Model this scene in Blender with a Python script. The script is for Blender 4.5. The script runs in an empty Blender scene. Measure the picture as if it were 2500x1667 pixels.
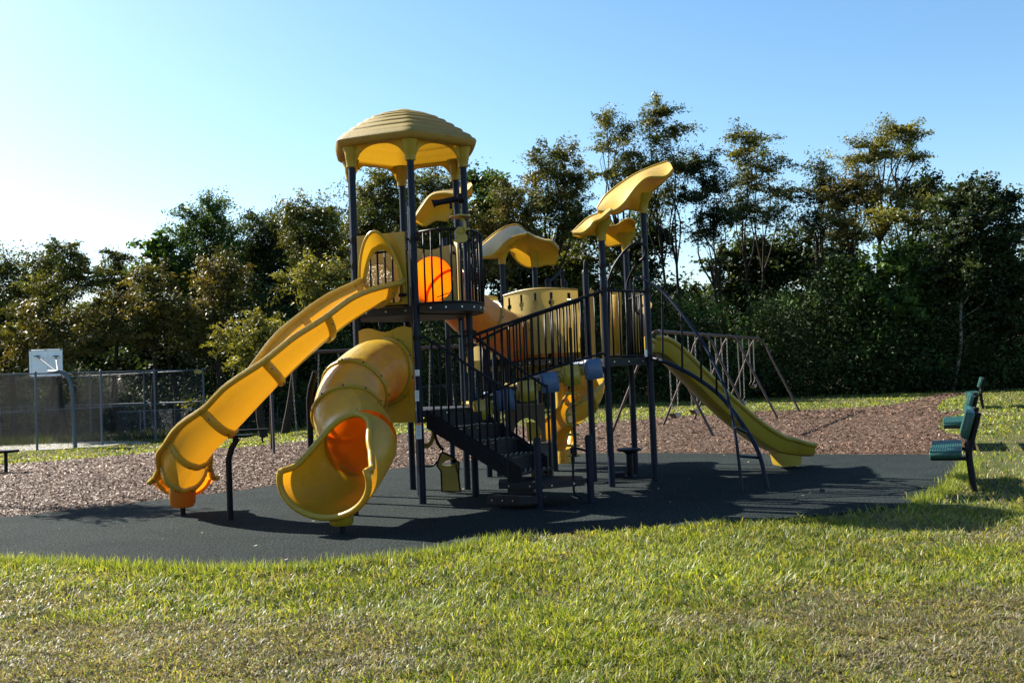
import bpy, math, random
import numpy as np
from mathutils import Vector, Matrix

random.seed(7)
RNG = np.random.default_rng(7)
scene = bpy.context.scene
COL = scene.collection

# ---------------------------------------------------------------- camera
CAM = Vector((0.0, 0.0, 1.55))
FPX, ROLL, PITCH = 2400.0, 0.040, math.atan((915 - 833.5) / 2400.0)
FWD = Vector((0, math.cos(PITCH), math.sin(PITCH)))
UP0 = Vector((0, -math.sin(PITCH), math.cos(PITCH)))
RT0 = Vector((1, 0, 0))
EX = RT0 * math.cos(ROLL) - UP0 * math.sin(ROLL)
EU = RT0 * math.sin(ROLL) + UP0 * math.cos(ROLL)
cd = bpy.data.cameras.new('camera')
cam = bpy.data.objects.new('camera', cd)
COL.objects.link(cam)
cd.sensor_width = 36.0
cd.lens = FPX / 2500.0 * 36.0
cd.clip_start = 0.1
cd.clip_end = 1500.0
M = Matrix((EX, EU, -FWD)).transposed().to_4x4()
M.translation = CAM
cam.matrix_world = M
scene.camera = cam

# ---------------------------------------------------------------- light
SUN_EL, SUN_AZ = math.radians(37), math.radians(-58)      # azimuth from the view direction (+Y), negative = left
TOSUN = Vector((math.sin(SUN_AZ) * math.cos(SUN_EL), math.cos(SUN_AZ) * math.cos(SUN_EL), math.sin(SUN_EL)))
world = bpy.data.worlds.new('World')
scene.world = world
world.use_nodes = True
nt = world.node_tree
bg = nt.nodes['Background']
sky = nt.nodes.new('ShaderNodeTexSky')
sky.sky_type = 'NISHITA'
sky.sun_disc = False
sky.sun_elevation = SUN_EL
sky.sun_rotation = SUN_AZ
sky.air_density = 1.0
sky.dust_density = 0.8
sky.ozone_density = 1.3
sky.altitude = 100
hs = nt.nodes.new('ShaderNodeHueSaturation'); hs.inputs['Saturation'].default_value = 1.22; hs.inputs['Hue'].default_value = 0.494
nt.links.new(sky.outputs[0], hs.inputs['Color']); nt.links.new(hs.outputs[0], bg.inputs[0])
bg.inputs[1].default_value = 0.059
sl = bpy.data.lights.new('sun', 'SUN')
sl.energy = 5.0
sl.angle = math.radians(0.5)
sl.color = (1.0, 0.92, 0.80)
sun = bpy.data.objects.new('sun', sl)
COL.objects.link(sun)
sun.location = (-20, 20, 30)
sun.rotation_euler = TOSUN.to_track_quat('Z', 'Y').to_euler()
scene.view_settings.view_transform = 'Standard'
scene.view_settings.look = 'None'
scene.view_settings.exposure = 1.9
scene.view_settings.gamma = 1.0
scene.cycles.max_bounces = 10
scene.cycles.diffuse_bounces = 5
scene.cycles.transmission_bounces = 6

# ---------------------------------------------------------------- placing helpers
def sstep(a, b, x):
    t = min(1.0, max(0.0, (x - a) / (b - a)))
    return t * t * (3 - 2 * t)
def terrain(x, y):
    z = -0.62 * sstep(18, 36, y) * sstep(2.0, 14.0, -x)
    z += 0.10 * sstep(3.6, 6, x) * sstep(13.0, 9, y) * 0.5
    return z
def ray(u, v):
    du, dv = u - 1250.0, v - 833.5
    return (FWD * FPX + EX * du - EU * dv)
def W(u, v, Y):                       # the point at depth Y seen at photograph position (u, v)
    d = ray(u, v)
    return CAM + d * (Y / d.y)
def G(u, v, lift=0.0):                # the point of the ground seen there
    d = ray(u, v)
    d = d / d.y
    z = 0.0
    p = CAM
    for _ in range(12):
        if d.z > -0.002: return CAM + d * 120
        p = CAM + d * ((z + lift - CAM.z) / d.z)
        z = terrain(p.x, p.y)
    return p
def V(*a): return Vector(a)

def smooth(pts, n=8, closed=False):   # Catmull-Rom through the points
    pts = [Vector(p) for p in pts]
    if len(pts) < 3: return pts
    if closed: P = [pts[-1]] + pts + [pts[0], pts[1]]
    else: P = [pts[0] * 2 - pts[1]] + pts + [pts[-1] * 2 - pts[-2]]
    out = []
    for i in range(1, len(P) - 2):
        a, b, c, d = P[i - 1], P[i], P[i + 1], P[i + 2]
        for k in range(n):
            t = k / n
            out.append(0.5 * ((2 * b) + (c - a) * t + (2 * a - 5 * b + 4 * c - d) * t * t + (3 * b - a - 3 * c + d) * t ** 3))
    if not closed: out.append(pts[-1])
    return out
def resample(pts, n):
    L = [0.0]
    for a, b in zip(pts, pts[1:]): L.append(L[-1] + (b - a).length)
    out = []
    j = 0
    for k in range(n):
        s = L[-1] * k / (n - 1)
        while j < len(L) - 2 and L[j + 1] < s: j += 1
        t = 0 if L[j + 1] == L[j] else (s - L[j]) / (L[j + 1] - L[j])
        out.append(pts[j].lerp(pts[j + 1], min(1, max(0, t))))
    return out

# ---------------------------------------------------------------- mesh helpers
class MB:
    def __init__(s): s.v = []; s.f = []
    def add(s, vs, fs):
        b = len(s.v)
        s.v += [tuple(p) for p in vs]
        s.f += [tuple(i + b for i in f) for f in fs]
        return s
    def tube(s, pts, r, n=8, caps=True, closed=False):
        pts = [Vector(p) for p in pts]
        N = len(pts)
        rs = r if isinstance(r, (list, tuple)) else [r] * N
        up = None
        rings = []
        for i, p in enumerate(pts):
            if closed: t = pts[(i + 1) % N] - pts[i - 1]
            else: t = pts[min(i + 1, N - 1)] - pts[max(i - 1, 0)]
            if t.length < 1e-9: t = Vector((0, 0, 1))
            t.normalize()
            if up is None:
                up = Vector((0, 0, 1)) if abs(t.z) < 0.9 else Vector((1, 0, 0))
            up = (up - t * up.dot(t))
            if up.length < 1e-6: up = t.orthogonal()
            up.normalize()
            sd = t.cross(up)
            rings.append([p + (sd * math.cos(2 * math.pi * k / n) + up * math.sin(2 * math.pi * k / n)) * rs[i] for k in range(n)])
        vs = [q for rg in rings for q in rg]
        fs = []
        for i in range(N if closed else N - 1):
            j = (i + 1) % N
            for k in range(n):
                a, b = i * n + k, i * n + (k + 1) % n
                fs.append((a, j * n + k, j * n + (k + 1) % n, b))
        if caps and not closed:
            fs.append(tuple(range(n)))
            fs.append(tuple((N - 1) * n + k for k in range(n - 1, -1, -1)))
        return s.add(vs, fs)
    def box(s, c, size, rz=0.0, ax=None):
        c = Vector(c)
        hx, hy, hz = size[0] / 2, size[1] / 2, size[2] / 2
        if ax is None: X, Y, Z = Vector((math.cos(rz), math.sin(rz), 0)), Vector((-math.sin(rz), math.cos(rz), 0)), Vector((0, 0, 1))
        else: X, Y, Z = ax
        vs = [c + X * (hx * i) + Y * (hy * j) + Z * (hz * k) for k in (-1, 1) for j in (-1, 1) for i in (-1, 1)]
        return s.add(vs, [(0, 2, 3, 1), (4, 5, 7, 6), (0, 1, 5, 4), (2, 6, 7, 3), (0, 4, 6, 2), (1, 3, 7, 5)])
    def rbox(s, c, size, ax, bev=0.02):    # box with chamfered edges along the third axis and both ends
        c = Vector(c); X, Y, Z = ax
        hx, hy, hz = size[0] / 2, size[1] / 2, size[2] / 2
        def ring(ix, iy, z):
            b = bev
            P = [(-ix + b, -iy), (ix - b, -iy), (ix, -iy + b), (ix, iy - b), (ix - b, iy), (-ix + b, iy), (-ix, iy - b), (-ix, -iy + b)]
            return [c + X * px + Y * py + Z * z for px, py in P]
        rg = [ring(hx - bev * .7, hy - bev * .7, -hz), ring(hx, hy, -hz + bev), ring(hx, hy, hz - bev), ring(hx - bev * .7, hy - bev * .7, hz)]
        vs = [q for r_ in rg for q in r_]
        fs = [tuple(range(7, -1, -1)), tuple(range(24, 32))]
        for i in range(3):
            for k in range(8):
                fs.append((i * 8 + k, i * 8 + (k + 1) % 8, (i + 1) * 8 + (k + 1) % 8, (i + 1) * 8 + k))
        return s.add(vs, fs)
    def prism(s, poly, d):             # polygon (3D points) pushed along vector d
        d = Vector(d); n = len(poly)
        poly = [Vector(p) for p in poly]
        vs = poly + [p + d for p in poly]
        fs = [tuple(range(n)), tuple(range(2 * n - 1, n - 1, -1))]
        fs += [(k, k + n, (k + 1) % n + n, (k + 1) % n) for k in range(n)]
        return s.add(vs, fs)
    def grid(s, rows, closeu=False):   # rows of points, joined
        m = len(rows[0])
        vs = [p for r_ in rows for p in r_]
        fs = []
        for i in range(len(rows) - 1):
            for k in range(m if closeu else m - 1):
                kk = (k + 1) % m
                fs.append((i * m + k, i * m + kk, (i + 1) * m + kk, (i + 1) * m + k))
        return s.add(vs, fs)
    def ring_frame(s, outer, inner, d):  # plate with a hole: two loops of equal length
        n = len(outer); d = Vector(d)
        o = [Vector(p) for p in outer]; i_ = [Vector(p) for p in inner]
        vs = o + i_ + [p + d for p in o] + [p + d for p in i_]
        fs = []
        for k in range(n):
            q = (k + 1) % n
            fs += [(k, q, n + q, n + k), (2 * n + k, 3 * n + k, 3 * n + q, 2 * n + q), (k, 2 * n + k, 2 * n + q, q), (n + k, n + q, 3 * n + q, 3 * n + k)]
        return s.add(vs, fs)
    def build(s, name, mat, parent=None, smooth_=True, kind=None, label=None):
        me = bpy.data.meshes.new(name)
        off = Vector((0, 0, 0))
        if parent is not None:
            q = parent
            while q is not None:
                off = off + Vector(q.location); q = q.parent
        vs = [(p[0] - off.x, p[1] - off.y, p[2] - off.z) for p in s.v]
        me.from_pydata(vs, [], s.f)
        me.materials.append(mat)
        if smooth_:
            me.polygons.foreach_set('use_smooth', [True] * len(me.polygons))
            try: me.set_sharp_from_angle(angle=math.radians(38))
            except Exception: pass
        o = bpy.data.objects.new(name, me)
        COL.objects.link(o)
        if parent is not None: o.parent = parent
        if kind: o['kind'] = kind
        if name in ('bolt', 'grip_stud', 'printed_line', 'vent_slot'): o['kind'] = 'stuff'
        if label: o['label'] = label
        return o
def fastmesh(name, verts, faces, mat, parent=None, colors=None, kind=None):
    # verts (n,3) array, faces (m,k) array of equal-sided faces, colors per face (m,3)
    me = bpy.data.meshes.new(name)
    m, k = faces.shape
    me.vertices.add(len(verts)); me.vertices.foreach_set('co', np.ascontiguousarray(verts, dtype=np.float32).ravel())
    me.loops.add(m * k); me.loops.foreach_set('vertex_index', np.ascontiguousarray(faces, dtype=np.int32).ravel())
    me.polygons.add(m)
    me.polygons.foreach_set('loop_start', np.arange(0, m * k, k, dtype=np.int32))
    me.polygons.foreach_set('loop_total', np.full(m, k, dtype=np.int32))
    me.update(calc_edges=True)
    if colors is not None:
        at = me.color_attributes.new('Col', 'FLOAT_COLOR', 'CORNER')
        c = np.ones((m, k, 4), dtype=np.float32); c[:, :, :3] = colors[:, None, :]
        at.data.foreach_set('color', c.ravel())
    me.materials.append(mat)
    o = bpy.data.objects.new(name, me)
    COL.objects.link(o)
    if parent is not None: o.parent = parent
    if kind: o['kind'] = kind
    return o
def thing(name, label, cat, loc, group=None):
    o = bpy.data.objects.new(name, None)
    o.empty_display_size = 0.3
    o.location = loc
    COL.objects.link(o)
    o['label'] = label; o['category'] = cat
    if group: o['group'] = group
    return o
def tag(o, label, cat, group=None):
    o['label'] = label; o['category'] = cat
    if group: o['group'] = group
    return o
def struct(o): o['kind'] = 'structure'; return o
def inst(src, name, parent, loc=(0, 0, 0), rot=None, scale=None):
    o = bpy.data.objects.new(name, src)
    off = Vector((0, 0, 0)); q = parent
    while q is not None: off = off + Vector(q.location); q = q.parent
    o.location = Vector(loc) - off
    if rot is not None: o.rotation_euler = rot
    if scale is not None: o.scale = scale
    COL.objects.link(o); o.parent = parent
    return o
def copy_tree(o, label, loc, rz=None, group=None):
    c = o.copy(); COL.objects.link(c); c.location = loc
    if rz is not None: c.rotation_euler = (0, 0, rz)
    c['label'] = label
    for ch in list(o.children):
        d = ch.copy(); COL.objects.link(d); d.parent = c
        for g in ch.children:
            e = g.copy(); COL.objects.link(e); e.parent = d
    return c

# ---------------------------------------------------------------- materials
def mat(name, color, rough=0.6, trans=None, tf=0.0, noise=None, bump=None, spec=0.5, metal=0.0, attr=False, coat=0.0, outer=None):
    """noise = (scale, second colour, low, high); bump = (scale, strength, distance)"""
    m = bpy.data.materials.new(name); m.use_nodes = True
    t = m.node_tree; b = t.nodes['Principled BSDF']; L = t.links
    b.inputs['Base Color'].default_value = (*color, 1)
    b.inputs['Roughness'].default_value = rough
    b.inputs['Metallic'].default_value = metal
    b.inputs['Specular IOR Level'].default_value = spec
    if coat: b.inputs['Coat Weight'].default_value = coat
    tc = t.nodes.new('ShaderNodeTexCoord')
    src = None
    if attr:
        a = t.nodes.new('ShaderNodeVertexColor'); a.layer_name = 'Col'; src = a.outputs[0]
    if noise:
        n = t.nodes.new('ShaderNodeTexNoise'); n.inputs['Scale'].default_value = noise[0]; n.inputs['Detail'].default_value = 6
        n.inputs['Roughness'].default_value = 0.62
        L.new(tc.outputs['Object'], n.inputs['Vector'])
        r = t.nodes.new('ShaderNodeMapRange'); r.inputs[1].default_value = noise[2]; r.inputs[2].default_value = noise[3]
        L.new(n.outputs[0], r.inputs[0])
        x = t.nodes.new('ShaderNodeMix'); x.data_type = 'RGBA'
        x.inputs[6].default_value = (*color, 1); x.inputs[7].default_value = (*noise[1], 1)
        L.new(r.outputs[0], x.inputs[0])
        if src is not None: L.new(src, x.inputs[6])
        src = x.outputs[2]
    if src is not None: L.new(src, b.inputs['Base Color'])
    if bump:
        n2 = t.nodes.new('ShaderNodeTexNoise'); n2.inputs['Scale'].default_value = bump[0]; n2.inputs['Detail'].default_value = 5
        L.new(tc.outputs['Object'], n2.inputs['Vector'])
        bp = t.nodes.new('ShaderNodeBump'); bp.inputs['Strength'].default_value = bump[1]; bp.inputs['Distance'].default_value = bump[2]
        L.new(n2.outputs[0], bp.inputs['Height']); L.new(bp.outputs[0], b.inputs['Normal'])
    if trans is not None:
        tr = t.nodes.new('ShaderNodeBsdfTranslucent'); tr.inputs[0].default_value = (*trans, 1)
        if attr:
            mx = t.nodes.new('ShaderNodeMix'); mx.data_type = 'RGBA'; mx.blend_type = 'MULTIPLY'; mx.inputs[0].default_value = 1
            L.new(src, mx.inputs[6]); mx.inputs[7].default_value = (*trans, 1); L.new(mx.outputs[2], tr.inputs[0])
        ms = t.nodes.new('ShaderNodeMixShader'); ms.inputs[0].default_value = tf
        if outer is not None:        # moulded shell: pigmented outside face, thin glowing inside face
            ge = t.nodes.new('ShaderNodeNewGeometry'); mr = t.nodes.new('ShaderNodeMapRange')
            mr.inputs[3].default_value = tf; mr.inputs[4].default_value = outer
            L.new(ge.outputs['Backfacing'], mr.inputs[0]); L.new(mr.outputs[0], ms.inputs[0])
        L.new(b.outputs[0], ms.inputs[1]); L.new(tr.outputs[0], ms.inputs[2])
        L.new(ms.outputs[0], t.nodes['Material Output'].inputs['Surface'])
    return m
def grime(m, scale, lo, hi, dark, stretch=(1, 1, 1), detail=8):
    # worn, dusty or dirty patches multiplied over the base colour
    t = m.node_tree; b = t.nodes['Principled BSDF']; L = t.links
    src = b.inputs['Base Color'].links[0].from_socket
    tc = t.nodes.new('ShaderNodeTexCoord'); mp = t.nodes.new('ShaderNodeMapping'); mp.inputs['Scale'].default_value = stretch
    n = t.nodes.new('ShaderNodeTexNoise'); n.inputs['Scale'].default_value = scale; n.inputs['Detail'].default_value = detail; n.inputs['Roughness'].default_value = .7
    r = t.nodes.new('ShaderNodeMapRange'); r.inputs[1].default_value = lo; r.inputs[2].default_value = hi
    x = t.nodes.new('ShaderNodeMix'); x.data_type = 'RGBA'; x.blend_type = 'MULTIPLY'; x.inputs[7].default_value = (*dark, 1)
    L.new(tc.outputs['Object'], mp.inputs[0]); L.new(mp.outputs[0], n.inputs['Vector']); L.new(n.outputs[0], r.inputs[0]); L.new(r.outputs[0], x.inputs[0]); L.new(src, x.inputs[6])
    L.new(x.outputs[2], b.inputs['Base Color'])
YEL = mat('yellow_plastic', (0.375, 0.25, 0.016), 0.36, (0.64, 0.33, 0.012), 0.20, noise=(5, (0.30, 0.205, 0.03), 0.50, 0.85), bump=(8, 0.22, 0.03))
YELT = mat('yellow_thin_plastic', (0.35, 0.24, 0.020), 0.32, (0.95, 0.14, 0.002), 0.46, noise=(7, (0.22, 0.18, 0.05), 0.42, 0.80), bump=(9, 0.22, 0.03), outer=0.07)
YELC = mat('yellow_slide_plastic', (0.375, 0.25, 0.016), 0.34, (0.68, 0.29, 0.009), 0.27, noise=(6, (0.29, 0.20, 0.03), 0.48, 0.85), bump=(7, 0.25, 0.035), outer=0.17)
ROOF = mat('weathered_roof_plastic', (0.26, 0.195, 0.042), 0.62, (0.50, 0.26, 0.012), 0.22, noise=(7, (0.10, 0.08, 0.032), 0.55, 0.82), bump=(40, 0.25, 0.01))
YSOL = mat('yellow_solid_plastic', (0.31, 0.215, 0.018), 0.36, noise=(6, (0.26, 0.19, 0.045), 0.5, 0.8), bump=(12, 0.10, 0.02))
CREAM = mat('cream_plastic_panel', (0.46, 0.34, 0.095), 0.5, (0.62, 0.42, 0.08), 0.22, noise=(8, (0.36, 0.26, 0.09), 0.5, 0.8))
NAVY = mat('navy_painted_steel', (0.003, 0.008, 0.022), 0.42, noise=(30, (0.005, 0.010, 0.022), 0.45, 0.7), spec=0.18)
BLACK = mat('black_coated_steel', (0.006, 0.006, 0.009), 0.5, noise=(40, (0.012, 0.012, 0.015), 0.5, 0.75), spec=0.15)
DECK = mat('dark_vinyl_deck', (0.007, 0.007, 0.010), 0.55, noise=(25, (0.018, 0.014, 0.015), 0.5, 0.75), bump=(90, 0.3, 0.004), spec=0.3)
BLUE = mat('blue_plastic', (0.045, 0.085, 0.18), 0.5, noise=(18, (0.065, 0.11, 0.20), 0.4, 0.7), bump=(60, 0.2, 0.004))
STEEL = mat('galvanised_steel', (0.060, 0.085, 0.115), 0.5, metal=0.2, noise=(30, (0.10, 0.12, 0.14), 0.4, 0.7))
BOLT = mat('zinc_bolt', (0.45, 0.44, 0.42), 0.35, metal=0.8)
BROWN = mat('brown_painted_pipe', (0.036, 0.018, 0.015), 0.42, noise=(25, (0.065, 0.038, 0.030), 0.45, 0.75))
GREEN = mat('green_coated_bench', (0.005, 0.052, 0.040), 0.42, noise=(30, (0.009, 0.085, 0.062), 0.5, 0.8))
WHITE = mat('white_painted_board', (0.80, 0.82, 0.86), 0.5, noise=(9, (0.6, 0.6, 0.62), 0.55, 0.85))
RUBBER = mat('rubber_surfacing', (0.004, 0.0075, 0.0085), 0.95, noise=(42, (0.046, 0.060, 0.060), 0.44, 0.76), bump=(80, 1.0, 0.02), spec=0.08)
grime(RUBBER, .55, .42, .66, (1.45, 1.42, 1.35), detail=5); grime(RUBBER, 2.3, .52, .75, (.62, .62, .62))
for m_ in (YEL, YELT, YELC, YSOL): grime(m_, 2.2, .52, .80, (.70, .68, .58)); grime(m_, 9, .60, .72, (.55, .50, .42), (1, 1, .25))
SOIL = mat('lawn_soil', (0.050, 0.062, 0.018), 0.95, noise=(1.1, (0.072, 0.062, 0.030), 0.42, 0.65), bump=(60, 0.8, 0.03), spec=0.1)
MULCHB = mat('mulch_bed', (0.050, 0.031, 0.022), 0.95, noise=(22, (0.12, 0.082, 0.058), 0.4, 0.65), bump=(45, 1.0, 0.04), spec=0.15)
CHIP = mat('wood_chip', (0.2, 0.12, 0.09), 0.62, attr=True, spec=0.35)
ASPH = mat('court_asphalt', (0.15, 0.15, 0.155), 0.9, noise=(14, (0.21, 0.20, 0.20), 0.4, 0.7))
BLADE = mat('grass_blade', (0.1, 0.15, 0.03), 0.48, (1.6, 1.5, 0.6), 0.45, attr=True, spec=0.4)
LEAF = mat('tree_leaf', (0.06, 0.08, 0.02), 0.5, (1.5, 1.4, 0.45), 0.30, attr=True, spec=0.22)
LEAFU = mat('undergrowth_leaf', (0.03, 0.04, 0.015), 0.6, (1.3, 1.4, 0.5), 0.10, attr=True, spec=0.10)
BARK = mat('tree_bark', (0.022, 0.017, 0.014), 0.9, noise=(8, (0.045, 0.036, 0.03), 0.4, 0.7), bump=(20, 0.6, 0.03), spec=.1)
PALEB = mat('pale_bark', (0.26, 0.24, 0.21), 0.9, noise=(8, (0.15, 0.13, 0.11), 0.4, 0.7))
LABELW = mat('white_label', (0.75, 0.75, 0.74), 0.5)
LABELG = mat('grey_print', (0.22, 0.23, 0.26), 0.6)
LABELO = mat('orange_print', (0.80, 0.18, 0.02), 0.5)
SEATB = mat('black_rubber_seat', (0.02, 0.02, 0.022), 0.35, noise=(30, (0.05, 0.05, 0.05), 0.5, 0.7))
WIRE = mat('fence_wire', (0.075, 0.09, 0.11), 0.5, spec=0.3)
CHAINM = mat('chain_metal', (0.30, 0.29, 0.27), 0.42, metal=0.7)
YELG = mat('glowing_thin_plastic', (0.33, 0.20, 0.02), 0.35, (0.95, 0.22, 0.004), 0.42)
WALLM = mat('pale_siding', (0.45, 0.46, 0.48), 0.8)
# ================================================================ SETTING
def inpoly(px, py, poly):
    inside = np.zeros(px.shape, bool)
    n = len(poly)
    for i in range(n):
        x1, y1 = poly[i]; x2, y2 = poly[(i + 1) % n]
        c = ((y1 > py) != (y2 > py)) & (px < (x2 - x1) * (py - y1) / (y2 - y1 + 1e-12) + x1)
        inside ^= c
    return inside
def vterrain(x, y):
    def ss(a, b, v):
        t = np.clip((v - a) / (b - a), 0, 1); return t * t * (3 - 2 * t)
    return -0.62 * ss(18, 36, y) * ss(2.0, 14.0, -x) + 0.05 * ss(3.6, 6, x) * (1 - ss(9, 13, y))
_NP = RNG.random((128, 128))
def vnoise(x, y, s):
    x = x * s; y = y * s
    i = np.floor(x).astype(int); j = np.floor(y).astype(int); fx = x - i; fy = y - j
    fx = fx * fx * (3 - 2 * fx); fy = fy * fy * (3 - 2 * fy)
    g = lambda a, b: _NP[a % 128, b % 128]
    return (g(i, j) * (1 - fx) + g(i + 1, j) * fx) * (1 - fy) + (g(i, j + 1) * (1 - fx) + g(i + 1, j + 1) * fx) * fy
def fbm(x, y, s): return 0.5 * vnoise(x, y, s) + 0.3 * vnoise(x + 17, y + 5, s * 2.3) + 0.2 * vnoise(x + 3, y + 41, s * 5.1)

# rubber surface outline
near = [(-500, 1372), (-150, 1374), (0, 1376), (200, 1384), (400, 1396), (560, 1398), (700, 1394), (900, 1378), (1100, 1350), (1200, 1328), (1320, 1310),
        (1500, 1298), (1800, 1277), (2080, 1254), (2252, 1224), (2330, 1186), (2368, 1134)]
far = [(2356, 1114), (2100, 1112), (1900, 1111), (1700, 1109), (1550, 1108), (1380, 1111), (1200, 1122), (1000, 1142), (800, 1168), (600, 1198), (400, 1222), (200, 1245), (0, 1266), (-500, 1300)]
RUB = [(p.x, p.y) for p in smooth([G(*q) for q in near + far], 5, closed=True)]
mb = MB()
mb.v = [(x, y, 0.022) for x, y in RUB] + [(x, y, -0.05) for x, y in RUB]
n = len(RUB)
mb.f = [tuple(range(n))] + [(k, k + n, (k + 1) % n + n, (k + 1) % n) for k in range(n)]
struct(mb.build('rubber_surface', RUBBER, smooth_=False))
# mulch outline
mul = [(-600, 1330), (-600, 1150), (0, 1136), (244, 1118), (361, 1107), (410, 1101), (560, 1096), (760, 1078), (960, 1062), (1200, 1046), (1427, 1034), (1555, 1027), (1640, 1018), (1810, 1012),
       (1850, 1005), (2000, 1001), (2100, 996), (2180, 988), (2226, 980), (2282, 964), (2346, 958), (2400, 951), (2500, 930), (2650, 915), (2650, 926), (2500, 940),
       (2400, 958), (2345, 964), (2305, 975), (2282, 1000), (2300, 1008), (2352, 1003), (2340, 1012), (2298, 1022), (2290, 1045), (2310, 1060), (2362, 1066), (2364, 1090), (2335, 1113), (2335, 1128), (2200, 1215), (1300, 1290), (560, 1340)]
MUL = [(p.x, p.y) for p in [G(*q) for q in mul]]
# ground
xs = np.concatenate([np.arange(-60, -20, 2.0), np.arange(-20, 20, 0.5), np.arange(20, 61, 2.0)]); ys = np.concatenate([np.arange(0, 40, 0.5), np.arange(40, 101, 2.0)])
xs = np.concatenate([[-600, -200], xs, [200, 600]]); ys = np.concatenate([[-60, -10], ys, [200, 900]])
X, Y = np.meshgrid(xs, ys); Z = vterrain(X, Y)
nx, ny = len(xs), len(ys)
I = (np.arange(ny - 1)[:, None] * nx + np.arange(nx - 1)[None]).ravel()
struct(fastmesh('ground', np.stack([X.ravel(), Y.ravel(), Z.ravel()], 1), np.stack([I, I + 1, I + nx + 1, I + nx], 1), SOIL))
# mulch sheet
g = 0.14
mx = np.arange(-16, 19, g); my = np.arange(9, 48, g)
CX, CY = np.meshgrid(mx + g / 2, my + g / 2)
mask = inpoly(CX.ravel() , CY.ravel(), MUL)
nxm = len(mx) + 1
vx, vy = np.meshgrid(np.append(mx, mx[-1] + g), np.append(my, my[-1] + g))
jx = vx + (RNG.random(vx.shape) - .5) * g * .5; jy = vy + (RNG.random(vx.shape) - .5) * g * .5
vz = vterrain(jx, jy) + 0.012 + 0.006 * RNG.random(vx.shape)
I = (np.arange(len(my))[:, None] * nxm + np.arange(len(mx))[None]).ravel()[mask]
F = np.stack([I, I + 1, I + nxm + 1, I + nxm], 1)
u, inv = np.unique(F, return_inverse=True)
VV = np.stack([jx.ravel(), jy.ravel(), vz.ravel()], 1)[u]
struct(fastmesh('mulch_bed', VV, inv.reshape(F.shape), MULCHB))
# wood chips
def chips(N, y0, y1, size):
    y = y0 + (y1 - y0) * RNG.random(N * 3); x = (RNG.random(N * 3) * 2 - 1) * (y * 0.56 + 0.5)
    ok = inpoly(x, y, MUL) & ~inpoly(x, y, RUB)
    x, y = x[ok][:N], y[ok][:N]; m = len(x)
    a = RNG.random(m) * math.pi * 2; L = size * (0.5 + RNG.random(m)); w = L * (0.22 + 0.2 * RNG.random(m))
    pit = RNG.normal(0, 0.28, m); rol = RNG.normal(0, 0.36, m)
    ux = np.cos(a) * np.cos(pit); uy = np.sin(a) * np.cos(pit); uz = np.sin(pit)
    wx = -np.sin(a) * np.cos(rol); wy = np.cos(a) * np.cos(rol); wz = np.sin(rol)
    c = np.stack([x, y, vterrain(x, y) + 0.02 + 0.02 * RNG.random(m)], 1)
    U = np.stack([ux, uy, uz], 1) * L[:, None] * .5; Wd = np.stack([wx, wy, wz], 1) * w[:, None] * .5
    vs = np.stack([c - U - Wd, c + U - Wd * .6, c + U * .9 + Wd, c - U + Wd], 1).reshape(-1, 3)
    pal = np.array([(0.052, 0.026, 0.014), (0.105, 0.056, 0.030), (0.175, 0.100, 0.056), (0.29, 0.195, 0.115), (0.115, 0.050, 0.026)])
    col = pal[RNG.choice(5, m, p=[.28, .32, .19, .06, .15])] * (0.62 + .45 * RNG.random((m, 1)))
    return vs, col
parts = [chips(54000, 11.5, 18, 0.035), chips(56000, 18, 27, 0.048), chips(14000, 27, 42, 0.08)]
vs = np.concatenate([p[0] for p in parts]); cs = np.concatenate([p[1] for p in parts])
o = fastmesh('wood_chips', vs, np.arange(len(vs)).reshape(-1, 4), CHIP, colors=cs, kind='stuff')
tag(o, 'red brown wood chips spread round the dark rubber surface', 'mulch')
# litter on rubber
N = 90
x = RNG.random(N) * 13 - 6; y = 8.2 + RNG.random(N) * 9
ok = inpoly(x, y, RUB); x = x[ok]; y = y[ok]; m = len(x)
a = RNG.random(m) * 6.28; L = 0.008 + .014 * RNG.random(m)
c = np.stack([x, y, np.full(m, 0.03)], 1); U = np.stack([np.cos(a), np.sin(a), RNG.random(m) * .3], 1) * L[:, None]; Wd = np.stack([-np.sin(a), np.cos(a), RNG.random(m) * .3], 1) * L[:, None] * .35
vs = np.stack([c - U - Wd, c + U - Wd, c + U + Wd, c - U + Wd], 1).reshape(-1, 3)
o = fastmesh('leaf_litter', vs, np.arange(len(vs)).reshape(-1, 4), CHIP, colors=np.array([(0.34, 0.30, 0.22)]) * (0.3 + RNG.random((m, 1))), kind='stuff')
tag(o, 'pale bits of leaf and chip lying on the rubber surface', 'litter')

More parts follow.
